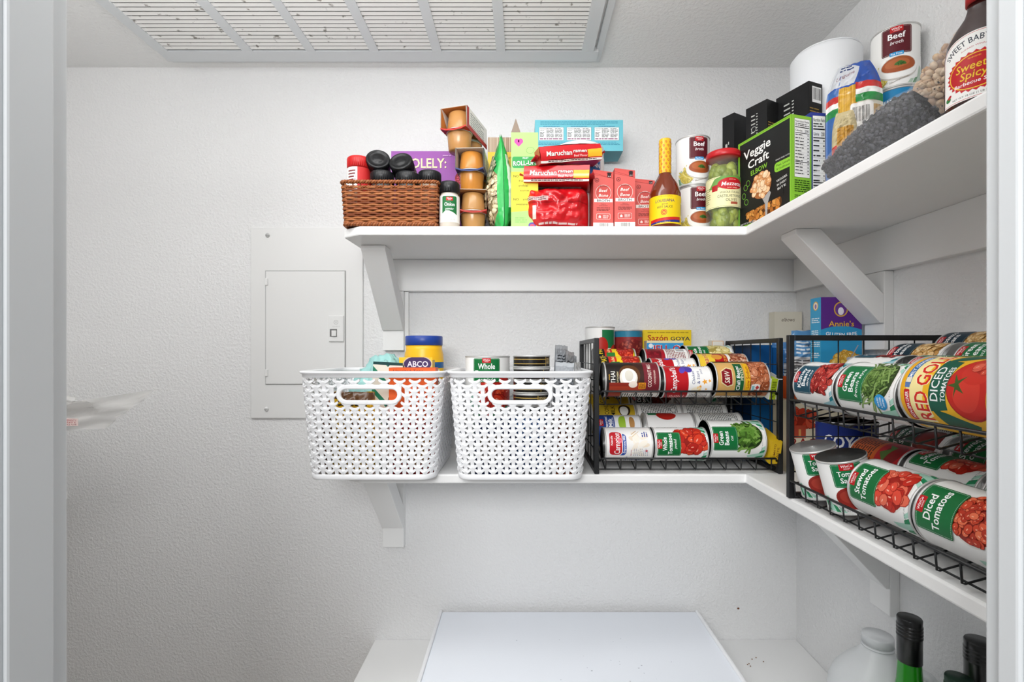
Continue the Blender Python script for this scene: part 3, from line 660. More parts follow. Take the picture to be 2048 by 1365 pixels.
def label_redgold():
    r, H = .0435, .119; a = lab(r, H, 'f0b81e'); a.rect(-.2, H * .93, .2, H, 'e8a818'); a.rect(-.2, H * .70, .2, H * .90, 'f7e6a0')
    a.rr(-.005, H * .855, .045, H * .925, .002, '2a6aa8'); a.text('FAMILY OWNED', .020, H * .89, .005, 'ffffff', .042); a.rr(-.050, H * .855, -.010, H * .925, .002, 'c41c20'); a.text('NON-BPA LINER', -.030, H * .89, .0048, 'ffffff', .034)
    for i in range(4):
        for j in range(2): a.rect(-.008 + .0065 * j, H * .86 + .0, -.002 + .0065 * j, H * .92, '5a7ab0' if (i + j) % 2 else 'e8e2d0')
    a.text('RED GOLD', .002, H * .725, .0185, 'd5251d', .098, .035, 0, 0, 0, 'fdf0c0', .14)
    a.poly([(-.052, H * .22), (-.044, H * .33), (-.036, H * .50), (-.020, H * .60), (.020, H * .60), (.036, H * .50), (.044, H * .33), (.052, H * .22), (.044, H * .40), (.030, H * .63), (-.030, H * .63)], '155a45')
    a.poly([(-.034, H * .63), (.034, H * .63), (.030, H * .44), (-.030, H * .44)], '155a45'); a.text('DICED', .0, H * .572, .0105, 'ffffff', .042, .012); a.text('TOMATOES', .0, H * .475, .0062, 'ffffff', .042, .015)
    a.poly([(-.060, H * .50), (-.030, H * .62), (-.034, H * .46), (-.046, H * .18), (-.060, H * .26)], '155a45'); a.poly([(.060, H * .50), (.030, H * .62), (.034, H * .46), (.046, H * .18), (.060, H * .26)], '155a45')
    a.ell(.0, H * .20, .040, H * .245, 'a81812'); a.ell(.0, H * .205, .038, H * .23, 'c9241a'); a.ell(-.010, H * .24, .020, H * .13, 'd8392a'); a.ell(.016, H * .20, .016, H * .15, 'cf2e20')
    a.poly([(-.004, H * .36), (-.002, H * .44), (.001, H * .37), (.012, H * .40), (.004, H * .345), (.010, H * .27), (.0, H * .33), (-.010, H * .26), (-.006, H * .34), (-.016, H * .36)], '3f5a22')
    a.heap(.028, H * .14, .016, H * .14, 22, .009, ['d4452f', 'e0624a', 'b92a1c'], 'b3281b', 5, 1.2, 'f0a890'); a.rect(-.2, .0, .2, .006, 'd89a10')
    a.rect(.075, .004, .16, H, 'f3e9c0'); a.rect(-.16, .004, -.075, H, 'f3e9c0'); a.greek(-.11, H * .1, -.08, H * .9, 18, '5a4a20', 5)
    return ('yellowdiced', r, H, a)
def label_orange():
    r, H = .0348, H_; a = lab(r, H, 'b3141c'); a.rect(-.2, H * .46, .2, H, 'c85a1e'); a.greek(-.03, H * .52, .034, H * .95, 9, '4a1c0a', 3, .5); a.ell(.0, H * .2, .02, .016, '7a0d12'); a.poly([(-.02, H * .3), (-.005, H * .42), (.004, H * .3), (.014, H * .38), (.01, H * .22)], '4a6a2a'); return ('orangecan', r, H, a)
def label_plain():
    r, H = .0345, H_; a = lab(r, H, 'e6e6e3'); a.greek(-.03, H * .1, .03, H * .9, 22, '55585a', 12, .45); a.rect(.034, .004, .05, H, '2a7a5a'); a.ell(.0, H * .2, .007, .007, '9aa0a0'); a.ell(0, H * .2, .005, .005, 'e6e6e3'); return ('smallprint', r, H, a)
def label_goya():
    r, H = .050, .122; a = lab(r, H, '1a2f7c'); a.rect(-.2, .004, .2, H * .34, 'efeadd'); a.poly([(-.09, H * .34), (-.02, H * .36), (.02, H * .40), (.05, H * .46), (.05, H * .41), (.02, H * .34), (-.02, H * .30), (-.09, H * .28)], 'e6c53a')
    a.text('GOYA', -.004, H * .72, .022, 'f4f4f4', .066, .045); a.rect(.043, .004, .0445, H, 'e6d68a'); a.greek(.06, H * .25, .09, H * .8, 9, '8f96b8', 3); a.text('Black Beans', -.02, H * .2, .006, '222222', .04); return ('bluebean', r, H, a)
def label_bluewide():
    r, H = .037, .06; a = lab(r, H, '2a66b0'); logo(a, .018, H * .5, .014); a.greek(-.02, H * .3, .004, H * .6, 2, 'dfe6f2', 3); a.rect(-.2, .004, .2, .012, '1c3a7a'); return ('tuna', r, H, a)
def label_blackgold():
    r, H = .038, .026; a = lab(r, H, '15120f'); a.rect(-.2, .008, .2, .0095, 'b89a50'); a.rect(-.2, H - .009, .2, H - .0075, 'b89a50'); a.rect(.014, .004, .034, H, '2a241a'); a.greek(.015, .008, .033, H - .006, 5, 'c8b078', 2); a.rect(.012, .004, .0135, H, 'b89a50'); return ('blackgold', r, H, a, GLOSS)
def label_blue():
    r, H = .0365, .1; a = lab(r, H, '1f86bd'); a.rect(-.2, H * .55, .2, H * .62, '1867a0'); a.text('TOMATO', 0, H * .75, .01, 'e9f4fa', .04); a.rect(-.2, .004, .2, H * .3, '1867a0'); return ('bluecan', r, H, a)
def label_bluered():
    r, H = .0345, .1; a = lab(r, H, '2b7d9c'); a.rect(-.2, H * .30, .2, H * .82, '8a2a2a'); a.heap(.0, H * .56, .04, .018, 40, .006, ['a84a3a', '7a1f22'], '70201e'); return ('bluered', r, H, a)
def label_redtom():
    r, H = .0365, .108; a = lab(r, H, 'f2f2f0'); a.rect(-.02, H * .5, .02, H * .92, '1a7444'); a.ell(-.020, H * .55, .016, .022, 'b3261c'); a.ell(.02, H * .4, .018, .02, 'c23a2a'); a.greek(.03, H * .2, .05, H * .8, 12, '444444'); return ('redtom', r, H, a)
D = dict(whole=('whole', r_, .112, whole), stewed=('stewed', .0385, .112, stewed), diced=('diced', .039, .112, diced), cutgb=('cutgb', .041, .116, cutgb), frgb=('frgb', .0395, .114, frgb), frgb2=('frgbb', r_, .112, frgb),
         kid=('kid', .0385, .107, kid), garb=('garb', r_, H_, garb), pots=('pots', .0365, .112, pots), tsau=('tsau', r_, H_, tsau), tsm=('tsm', .033, .080, tsm), broth=('broth', .0365, .111, broth), diced2=('dicedb', r_, H_, diced2),
         stewed2=('stewedb', r_, .112, stewed), kid2=('kidb', r_, .107, kid),
         coco=label_coconut(), camp=label_campbell(), camp2=label_campbell('campb', .0325, .1), redcan=label_redcan(), sw=label_sw(), pato=label_pato(), rosa=label_rosa(), carn=label_carn(), evap=label_evap(), ccy=label_cocoyel(),
         rg=label_redgold(), orange=label_orange(), plain=label_plain(), goya=label_goya(), tuna=label_bluewide(), bg=label_blackgold(), blue=label_blue(), blr=label_bluered(), redtom=label_redtom())

# ------------------------------------------------ cartons
def carton(name, label, cat, loc, W, Dp, H, col, front=None, right=None, left=None, top=None, bottom=None, rz=0, rx=0, ry=0, group=None, material=None):
    """loc = middle of the base; front faces -y, right +x"""
    mt = material or PRINT; m = M(); m.box(-W / 2, W / 2, -Dp / 2, Dp / 2, 0, H, mt, col)
    e = .00012
    if front: lay(m, front, lambda u, v, h: (u, -Dp / 2 - e - h, v), mt, smooth=False)
    if right: lay(m, right, lambda u, v, h: (W / 2 + e + h, u, v), mt, smooth=False)
    if left: lay(m, left, lambda u, v, h: (-W / 2 - e - h, -u, v), mt, smooth=False)
    if top: lay(m, top, lambda u, v, h: (u, v, H + e + h), mt, smooth=False)
    if bottom: lay(m, bottom, lambda u, v, h: (u, -v, -e - h), mt, smooth=False)
    o = m.build(name); o.location = loc; o.rotation_euler = (R(rx), R(ry), R(rz))
    return tag(o, label, cat, group)
def face(W, H, bg): return Art(-W / 2, 0, W / 2, H, bg)

# ------------------------------------------------ soft packs
def pillow_pos(W, H, T, seed=0, wr=.004, p=2.6, sag=0, side=-1, tw=0, ff=9, rt=0):
    def f(u, v, h):
        a = max(0, 1 - abs(2 * u / W) ** p); b = max(0, 1 - abs(2 * v / H - 1) ** p)
        d = T / 2 * (a ** .55) * (b ** .55)
        n = noise.noise(Vector((u / W * ff, v / H * ff * H / W, seed))) + .5 * noise.noise(Vector((u / W * ff * 2.2, v / H * ff * 2.2 * H / W, seed + 5)))
        d += wr * n * (min(1, a * 2)) * min(1, b * 2) ; d = max(d, .0004) + h
        cx = sag * ((2 * v / H - 1) ** 2 - 1) * W; k = 1 - .06 * (1 - b) - rt * max(0, (v / H - .72) / .28) ** 2.2
        return (u * k + cx * 0, side * d + sag * H * (v / H) ** 2, v + .003 * noise.noise(Vector((u / W * 6, seed, v))))
    return f
def softpack(name, label, cat, loc, W, H, T, art, backart=None, rot=(0, 0, 0), seed=0, wr=.004, p=2.6, material=None, group=None, step=14, tw=0, sag=0, build=True, ff=9, rt=0):
    mt = material or GLOSS; m = M()
    lay(m, art, pillow_pos(W, H, T, seed, wr, p, sag, -1, tw, ff, rt), mt, du=W / step, dv=H / int(step * H / W) if H > W else H / step)
    ba = backart or Art(*art.b, bg=None)
    if not backart: ba.e = [art.e[0]]
    g = pillow_pos(W, H, T, seed + 30, wr, p, sag, 1, tw, ff, rt)
    lay(m, ba, lambda u, v, h: g(u, v, h), mt, du=W / step, dv=H / step)
    o = m.build(name); o.location = loc; o.rotation_euler = rot
    return tag(o, label, cat, group)
# ------------------------------------------------ black wire can racks
RW, RD, RH, SL = .388, .262, .280, .27
F_UP, F_LO = .143, .008           # tray floor height at the front lip
def rack(label, loc, rz):
    t = thing('can_rack', label, 'can rack', loc, (0, 0, rz)); q = .0095
    for x in (0, RW - q):
        m = M()
        for y in (0, RD - q): m.box(x, x + q, y, y + q, 0, RH, BLACKM)
        m.box(x + .0002, x + q - .0002, q, RD - q, RH - q, RH - .0002, BLACKM); m.box(x + .0002, x + q - .0002, q, RD - q, .0002, q, BLACKM)
        f = m.build('side_frame', t, bevel=.001)
        m = M(); c = x + q / 2
        for k in range(1, 6): m.tube([(c, RD * k / 6, q * .5), (c, RD * k / 6, RH - q * .5)], .0011, BLACKM)
        for z in (.045, .105, .165, .225): m.tube([(c, q * .5, z), (c, RD - q * .5, z)], .0011, BLACKM)
        m.build('wire_grid', f)
    for z0, lip in ((F_UP, .170), (F_LO, .032)):
        m = M(); x0, x1 = q + .002, RW - q - .002; ye = RD - .012
        fz = lambda y: z0 + SL * y - .0016
        m.tube([(x0, .10, fz(.10) + .004), (x0, .004, lip - .006), (x0 + .004, .0, lip), (x1 - .004, .0, lip), (x1, .004, lip - .006), (x1, .10, fz(.10) + .004)], .0021, BLACKM, seg=8)
        n = 12
        for k in range(n):
            x = x0 + .012 + (x1 - x0 - .024) * k / (n - 1); m.tube([(x, .001, lip), (x, .003, fz(0) + .002), (x, .006, fz(.006) - .0004), (x, ye, fz(ye))], .0013, BLACKM)
        for y in (.012, .09, .17, ye): m.tube([(x0 - .001, y, fz(y) - .0024), (x1 + .001, y, fz(y) - .0024)], .0013, BLACKM)
        m.build('wire_tray', t)
    return t
R1 = (.149, 1.0); R2 = (.457, .842)
rack('black metal can rack between the right white basket and the corner', (R1[0], R1[1], MS + .0005), 0)
rack('black metal can rack standing on the side leg of the middle shelf', (R2[0], R2[1], MS + .0005), R(-90))
def rows(rs, f0):
    out = []; c = 1 / math.cos(math.atan(SL))
    y = .0045 + rs[0]
    for i, r in enumerate(rs):
        if i:
            y0, z0 = out[-1]; d = rs[i - 1] + r + .0006; y = y0 + d * .8
            while math.hypot(y - y0, f0 + SL * y + r * c - z0) < d: y += .0003
        out.append((y, f0 + SL * y + r * c + .0006))
    return out
def col1(xl, f0, items, up=False):
    rs = [D[i[0]][1] for i in items]
    for (k, lb, roll, dx), (y, z) in zip(items, rows(rs, f0)):
        can(D[k], lb, (xl + dx + D[k][2] / 2, R1[1] + y, MS + z), LEFT, roll)
col1(.172, F_UP, [('coco', 'dark red coconut milk can, front left on the upper tray beside the white basket', 12, 0), ('pato', 'yellow salsa can with red tomatoes lying just behind the coconut milk can', 48, -.004), ('pato', 'yellow salsa can lying in the third row behind the coconut milk can', 55, -.002)])
col1(.294, F_UP, [('camp', 'red and white star soup can, front middle of the upper tray', 14, 0), ('camp2', 'red and white star soup can lying right behind the front soup can', 40, -.008), ('redcan', 'dark red can showing small print, third row behind the soup cans', 45, -.006)])
col1(.402, F_UP, [('sw', 'brown chili bean can with green band, front right of the upper tray', 12, 0), ('rosa', 'yellow and red refried bean can behind the chili bean can', 38, -.010), ('pots', 'white can of sliced potatoes lying behind the refried bean can', 30, -.012)])
col1(.172, F_LO, [('carn', 'white evaporated milk can with red oval label, front left of the lower tray', 14, 0), ('evap', 'blue and white evaporated milk can behind the front milk can', 40, -.006), ('ccy', 'mustard-yellow coconut cream can in the shaded lower tray', 40, -.008), ('ccy', 'yellow can at the very back left of the lower tray', 70, -.008)])
col1(.275, F_LO, [('whole', 'white can of whole peeled tomatoes, front middle of the lower tray', 10, 0), ('redtom', 'white can with a red bowl picture lying behind the whole tomatoes', 100, .0), ('plain', 'white can with grey small print in the third row of the lower tray', 40, -.004), ('diced2', 'dark labelled tomato can at the back middle of the lower tray', 50, -.002)])
col1(.391, F_LO, [('cutgb', 'large white can of cut green beans, front right of the lower tray', 14, 0), ('plain', 'white small-print can directly behind the cut green beans', 40, -.002), ('plain', 'white small-print can in the third row behind the cut green beans', 60, -.010), ('diced2', 'dark labelled can at the back right of the lower tray', 80, -.006)])
def col2(yf, f0, items, gap=.006):
    """items per row: lists of cans running from the far end towards the camera"""
    rs = [r for r, _ in items]
    for (r, cs), (y, z) in zip(items, rows(rs, f0)):
        for k, lb, roll, ys in cs:
            can(D[k], lb, (R2[0] + y, ys - D[k][2] / 2, MS + z - r + D[k][1]), AWAY, roll)
col2(0, F_UP, [(.0385, [('kid', 'white kidney bean can with dark teal label at the far end of the side rack', 22, .829), ('frgb', 'white can of french style green beans between kidney beans and yellow can', 20, .714)]),
     (.0348, [('kid2', 'white kidney bean can with its label turned up, second row of the side rack', 105, .820), ('frgb2', 'green bean can lying right behind the front green bean can', 55, .690)]),
     (.0348, [('garb', 'garbanzo bean can with black label, third row of the side rack', 42, .816), ('frgb2', 'green bean can beside the third-row garbanzo can', 42, .688)]),
     (.0348, [('garb', 'topmost garbanzo bean can, against the right wall', 36, .800), ('plain', 'white can near the wall in front of the topmost garbanzo can', 40, .684)])])
zz = rows([.0435, .0348], F_UP)
can(D['rg'], 'large yellow can of diced tomatoes nearest the right door frame', (R2[0] + zz[0][0], .597 - .0595, MS + zz[0][1]), AWAY, 20)
can(D['frgb2'], 'green bean can lying behind the large yellow tomato can', (R2[0] + zz[1][0], .572 - .056, MS + zz[1][1]), AWAY, 60)
col2(0, F_LO, [(.0385, [('stewed', 'white can of stewed tomatoes, front row of the lower side tray', 22, .690), ('diced', 'white can of diced tomatoes nearest the door, lower side tray', 22, .574)]),
     (.0348, [('orange', 'orange and red can lying behind the upright tomato sauce cans', 50, .806), ('stewed2', 'stewed tomato can lying right behind the front stewed tomatoes', 80, .690), ('stewed2', 'stewed tomato can lying behind the front diced tomatoes', 60, .572)]),
     (.0348, [('tsau', 'can of tomato sauce lying in the third row of the lower side tray', 40, .812), ('stewed2', 'stewed tomato can lying in the third row nearer the door', 45, .692)]),
     (.0348, [('plain', 'small-print can in the dark back row of the lower side tray', 60, .800), ('plain', 'small-print can in the dark back row nearer the door', 60, .684)])])
for i, (x, y, lb) in enumerate(((.4960, .797, 'small upright tomato sauce can beside the black corner post'), (.4955, .7265, 'small upright tomato sauce can touching the stewed tomatoes'))):
    t = can(D['tsm'], lb, (0, 0, 0), UP); n = math.atan(SL)
    rot = Matrix.Rotation(-n, 3, 'Y') @ Matrix.Rotation(R(-18), 3, 'Z'); f = F_LO + SL * (x - R2[0])
    t.rotation_euler = rot.to_euler(); t.location = Vector((x, y, MS + f + .0018))
# upright cans and boxes at the back of the left rack
def ucan(k, lb, x, y, z, rz=0, group=None): return can(D[k], lb, (x, y, z + D[k][2] / 2), UP, rz, group)
fz = MS + F_UP + SL * .21 + .006
for k, lb, x, y, rz in (('redtom', 'upright tomato can behind the left frame of the black rack', .199, 1.2405, 30), ('blr', 'upright blue and red can behind the yellow salsa cans', .2710, 1.2405, 10)):
    ucan(k, lb, x, y, MS + .2075, rz)
def aface(W, H, bg, fn):
    a = face(W, H, bg); fn(a); return a
carton('seasoning_box', 'yellow seasoning box at the back of the black rack', 'box', (.3735, 1.264, fz - .005), .125, .022, .108, 'e8c828',
       aface(.125, .108, 'eacb2a', lambda a: (a.text('Sazón', -.024, .088, .0155, 'a8241c', .052, .03), a.text('GOYA', .034, .086, .010, '1c2440', .05, .035), a.greek(-.05, .099, .055, .104, 1, 'b5981c', 2), a.heap(.0, .04, .04, .02, 30, .008, ['c8642a', 'd98a3a'], 'a8461c'))))
carton('gelatin_box', 'blue gelatin dessert box with red letters in front of the yellow seasoning box', 'box', (.3600, 1.237, fz - .005), .092, .026, .080, 'f0ead8',
       aface(.092, .080, '3a9ad4', lambda a: (a.rect(-.05, .074, .05, .08, 'efe4b8'), a.text('JELL-O', .003, .061, .015, 'c4182a', .070, .04, 0, 0, 0, 'ffffff', .1), a.ell(-.036, .067, .0055, .0055, 'e8eef4'), a.heap(.0, .025, .035, .018, 20, .01, ['d8303a', 'e85a5a'], 'b01824'))))
# small boxes in the right end of each tray
carton('stock_box', 'lime green and white box wedged at the right end of the upper tray', 'box', (.5235, 1.05, MS + F_UP + .020), .024, .08, .045, 'd9dcd6',
       aface(.024, .045, 'f0f0ee', lambda a: (a.rect(-.010, 0, .003, .045, 'b8cf2a'), a.greek(-.008, .004, .001, .040, 9, '4a5a10', 2))), top=Art(-.010, -.04, .010, .04, 'b4b4b0').rect(-.010, -.04, .0, -.02, 'b8cf2a'), rx=15)
carton('paste_box', 'yellow tomato paste box at the right end of the lower tray', 'box', (.5215, 1.040, MS + F_LO + .021), .021, .07, .050, 'd9b21c',
       aface(.021, .050, 'e6bd22', lambda a: (a.text('TOMATO', -.003, .026, .0042, '6a2a14', .036, .01, 0, pi / 2), a.text('PASTE', .004, .023, .0042, '6a2a14', .028, .01, 0, pi / 2))), rx=15)

# ------------------------------------------------ the corner of the middle shelf
ucan('goya', 'wide blue bean can standing behind the corner post of the side rack', .613, .920, MS + .0003, -34)
carton('sauce_carton', 'cream pasta sauce carton with red lettering behind the corner post', 'box', (.612, 1.045, MS + .0003), .115, .06, .150, 'e4d9bc',
       aface(.115, .150, 'e6dcc0', lambda a: (a.text("RAO'S", -.012, .062, .020, '8f2320', .080, .01), a.text('HOMEMADE', -.010, .040, .0065, '8f2320', .062), a.text('Pasta Sauce', -.01, .027, .005, '6a4a3a', .04, 0, .3), a.heap(-.03, .112, .03, .02, 24, .012, ['c23a22', 'd4553a'], '8f2a18'), a.rect(-.05, .072, -.02, .098, 'b84a34'), a.rect(-.035, .076, -.03, .09, 'e0a060'))))
carton('snack_box', 'orange box lying between the pasta sauce carton and the purple pasta box', 'box', (.630, 1.045, MS + .151), .120, .06, .048, 'c2501c', aface(.12, .048, 'c8561e', lambda a: a.rect(-.06, .03, .06, .034, 'e8b088')))
W_, H2 = .084, .165
a = face(W_, H2, '2f97c8'); a.poly([(-.042, .062 + .045)] + [(-.042 + .084 * i / 12, .098 + .008 * sin(pi * i / 12)) for i in range(13)] + [(.042, H2), (-.042, H2)], '5b2a86')
a.ell(-.001, .140, .0145, .0155, 'd8a93a'); a.ell(-.001, .140, .0120, .0130, '6a3a90'); a.ell(-.001, .136, .006, .008, 'eeeaf2')
a.text('Annie\'s', 0, .1105, .0115, 'e8b63a', .052, .02, 0, 0, 0, '3a1a5a', .04); a.text('GLUTEN FREE', 0, .0880, .0072, 'ffffff', .064, .02, 0, 0, -.2); a.text('RICE PASTA &', 0, .0765, .0042, '15506e', .036, .0)
a.heap(.008, .034, .026, .018, 34, .010, ['e8b84a', 'f0c860', 'd9a238'], 'b8842a', 3, 1.9, 'fbe6a8'); a.line(.020, .042, .034, .066, .0022, 'a9a9b4'); a.ell(.016, .038, .006, .004, 'c8c8d0')
s_ = face(.036, H2, '3a9ecb'); s_.ell(0, .148, .009, .0095, 'd8a93a'); s_.ell(0, .148, .007, .0078, 'efe6d2'); s_.ell(0, .147, .0035, .005, '9a7ab0')
for i, v in enumerate((.118, .092, .068, .045, .022)): s_.greek(-.014, v - .006, .014, v + .006, 3, 'e8f4fa', i)
m_top = MS + .1995
carton('pasta_box', 'purple and turquoise gluten free pasta box under the right wall bracket', 'box', (.6565, 1.018, m_top), W_, .036, H2, '2f97c8', a, left=s_)
carton('blue_pasta_box', 'dark blue pasta box nearest the left can rack in the corner', 'box', (.573, 1.215, MS + .0003), .052, .10, .268, '0f3c6a',
       aface(.052, .268, '12528c', lambda a: (a.text('DE CECCO', .010, .200, .006, 'e6eef6', .050, .01, 0, -pi / 2), a.rect(-.020, .19, -.006, .205, 'cfd8e4'), a.poly([(-.026, 0), (.026, 0), (.026, .16), (0, .175), (-.026, .15)], '1f6aa4'))))
carton('blue_pasta_box', 'blue pasta box standing second from the can rack in the corner', 'box', (.6065, 1.19, MS + .0003), .012, .10, .262, '1a62a6',
       aface(.012, .262, '1e70b4', lambda a: a.text('DE CECCO', 0, .20, .006, 'e6eef6', .05, .01, 0, -pi / 2)))
a = Art(-.042, 0, .042, .275, 'cfd4da'); a.rect(-.042, .225, .042, .275, '4a80b8'); a.rect(-.042, .12, -.006, .215, 'e4e6e8'); a.text('ORZO', -.022, .178, .009, 'b05a3a', .026, 0, .3); a.text('365', -.02, .150, .010, '4a5a78', .024, .0); a.greek(-.04, .192, -.008, .212, 3, '5a6a7a', 3)
a.rect(-.042, .06, -.006, .12, '5a8cc0'); a.heap(.018, .15, .022, .09, 240, .004, ['d8ae6a', 'e6c286', 'c89a54'], 'b8894a', 4, 2.2, 'f6e2b8')
softpack('pasta_bag', 'clear and blue bag of orzo pasta in the corner behind the racks', 'bag', (.655, 1.19, MS + .001), .084, .285, .05, a, rot=(0, 0, R(-12)), seed=4)
a = Art(-.04, 0, .04, .30, 'dfe6ec'); a.rect(-.04, .24, .04, .30, '5a93c4'); a.greek(-.03, .245, .03, .285, 5, 'e6eef4', 5); a.text('IM', .026, .262, .010, 'c0301c', .014, .04); a.rect(-.04, .10, .0, .24, 'dcdcda'); a.greek(-.036, .11, -.004, .235, 20, '6a6a6a', 5); a.rect(.0, .04, .04, .24, '6a5230'); a.greek(.004, .19, .036, .22, 3, 'c8b48a', 6)
softpack('pasta_bag', 'white and blue pouch crumpled at the top beside the turquoise pasta box', 'bag', (.658, 1.112, MS + .001), .080, .295, .045, a, rot=(0, 0, R(-20)), seed=14, wr=.008)
carton('cracker_box', 'pale cream carton standing deepest in the corner behind the pasta bags', 'box', (.683, 1.262, MS + .0003), .070, .028, .355, 'ddd8c6', aface(.07, .355, 'e2dccb', lambda a: a.text('elbows', .0, .335, .010, '5a4a3a', .034, .0, .3)))
carton('small_box', 'white box with a thin orange border behind the potato can', 'box', (.5035, 1.264, MS + .172), .030, .024, .110, 'efe9dc', aface(.030, .110, 'efeae0', lambda a: a.frame(-.014, .02, .014, .108, .0012, 'e09a3a')))

# ------------------------------------------------ white woven-look baskets
def ring(s, hx, hy, rc):
    """point and outward normal at fraction s of a rounded rectangle, starting at the middle of the front"""
    ax, ay = hx - rc, hy - rc; A = .128 - .028; B = .120 - .028; q = pi / 2 * .028
    L = [A, q, 2 * B, q, 2 * A, q, 2 * B, q, A]; T = sum(L); d = (s % 1) * T; i = 0
    while i < 8 and d > L[i]: d -= L[i]; i += 1
    f = d / L[i]
    st_ = [((0, -hy), (1, 0), ax), None, ((hx, -ay), (0, 1), 2 * ay), None, ((ax, hy), (-1, 0), 2 * ax), None, ((-hx, ay), (0, -1), 2 * ay), None, ((-ax, -hy), (1, 0), ax)]
    if st_[i]:
        (x, y), (dx, dy), l = st_[i]; return x + dx * l * f, y + dy * l * f, dy, -dx
    c = {1: (ax, -ay, -90), 3: (ax, ay, 0), 5: (-ax, ay, 90), 7: (-ax, -ay, 180)}[i]; an = R(c[2] + 90 * f)
    return c[0] + rc * cos(an), c[1] + rc * sin(an), cos(an), sin(an)
PERI = 4 * .100 + 4 * .092 + 2 * pi * .028; BHH = .214
def bpos(a, b, h):
    k = b / BHH; x, y, nx, ny = ring(a / PERI, .1225 + .0175 * k, .117 + .011 * k, .028 + .004 * k); return (x + nx * h, y + ny * h, b)
def white_basket():
    m = M(); NC = 68; ca = PERI / NC; vp = .0176
    hw = .0036; R_ = [(hw, -.0180), (.0040, -.0064), (.0060, -.0040), (.0100, -.0010), (.0114, .0018), (.0096, .0044), (.0034, .0010)]
    out = [(-hw, -.0180)] + R_ + [(0, .0004)] + [(-x, y) for x, y in R_[::-1]][:-1]
    hh = [.0004, .0004, .0024, .0028, .0020, .0016, .0020, .0030, .0030, .0030, .0020, .0016, .0020, .0028, .0024]
    n = len(out)
    for j in range(24):
        for i in range(NC // 2):
            a = (2 * i + (j % 2)) * ca; b = BHH - .0195 - j * vp / 2
            if b < .0165: continue
            da = min(a, abs(PERI - a)); da2 = abs(a - PERI / 2)
            if min(da, da2) < .060 and abs(b - .168) < .0165: continue
            V = []
            for ins, dh in ((1.0, None), (1.0, -.0008), (.80, .0)):
                for (x, y), h in zip(out, hh):
                    lo = .182 if (min(da, da2) < .052 and b > .168) else .008
                    yy = max(lo, min(BHH - .010, b + y))
                    V.append(bpos(a + (x if ins == 1 else x - .0007 * (x > 0) + .0007 * (x < 0)), yy + (0 if ins == 1 else (-.0006 if y > 0 else .0006)), -.0012 if dh is None else h + dh))
            V.append(bpos(a, max(lo, b - .002), .0034)); V.append(bpos(a, max(lo, b - .012), .0012))
            F_ = []
            for k in range(n):
                k2 = (k + 1) % n
                F_ += [(k, k2, n + k2, n + k), (n + k, n + k2, 2 * n + k2, 2 * n + k)]
                F_.append((2 * n + k, 2 * n + k2, 3 * n) if k not in (0,) else (2 * n + k, 2 * n + k2, 3 * n + 1))
            F_ += [(2 * n, 3 * n, 3 * n + 1), (3 * n, 2 * n + 1, 3 * n + 1)]
            m.mesh(V, F_, WHITEP, smooth=False)
    def band(prof):
        N = 120; V = []; F_ = []; n = len(prof)
        for i in range(N):
            for h, z in prof: V.append(bpos(i / N * PERI, z, h))
        for i in range(N):
            j = (i + 1) % N
            for k in range(n): k2 = (k + 1) % n; F_.append((i * n + k, j * n + k, j * n + k2, i * n + k2))
        m.mesh(V, F_, WHITEP, smooth=True)
    band([(-.0014, 0), (.0012, 0), (.0020, .002), (.0020, .0095), (.0010, .0110), (-.0014, .0110)])
    band([(-.0014, BHH - .013), (.0008, BHH - .013), (.0022, BHH - .0115), (.0022, BHH - .0065), (.0055, BHH - .0050), (.0064, BHH - .003), (.0056, BHH - .0004), (.0030, BHH), (-.0014, BHH - .0010)])
    V = [bpos(i / 80 * PERI, .0015, -.001) for i in range(80)]; m.mesh(V, [tuple(range(80))], WHITEP)
    V = [bpos(i / 80 * PERI, .0035, -.001) for i in range(80)]; m.mesh(V, [tuple(range(80))], WHITEP)
    me = m.build('x')
    hr = []
    for ca_ in (0, PERI / 2):
        hm = M()
        def stad(r, hw_): return [(hw_ + r * cos(R(t)), r * sin(R(t))) for t in range(-90, 91, 15)] + [(-hw_ + r * cos(R(t)), r * sin(R(t))) for t in range(90, 271, 15)]
        prof = [(.0108, -.0012), (.0108, .0030), (.0125, .0046), (.0175, .0046), (.0192, .0030), (.0192, -.0012)]
        rings = [[bpos((ca_ + x) % PERI, .168 + y, h) for x, y in stad(r, .0415)] for r, h in prof]
        n = len(rings[0]); V = [p for r in rings for p in r]; F_ = []
        for a in range(len(rings)):
            b = (a + 1) % len(rings)
            for k in range(n): k2 = (k + 1) % n; F_.append((a * n + k, a * n + k2, b * n + k2, b * n + k))
        hm.mesh(V, F_, WHITEP, smooth=False); hd = hm.build('y'); hr.append(hd.data); bpy.data.objects.remove(hd)
    r = (me.data, hr); bpy.data.objects.remove(me); return r
bm_, bh_ = white_basket()
for x, lb in ((-.2970, 'left white lattice plastic basket jutting past the middle shelf end'), (-.0035, 'right white lattice plastic basket next to the black can rack')):
    t = thing('storage_basket', lb, 'basket', (x, 1.072, MS + .0003), group='white plastic baskets on the middle shelf')
    part('lattice_wall', bm_, t); [part('handle', h_, t) for h_ in bh_]
BZ = MS + .0045
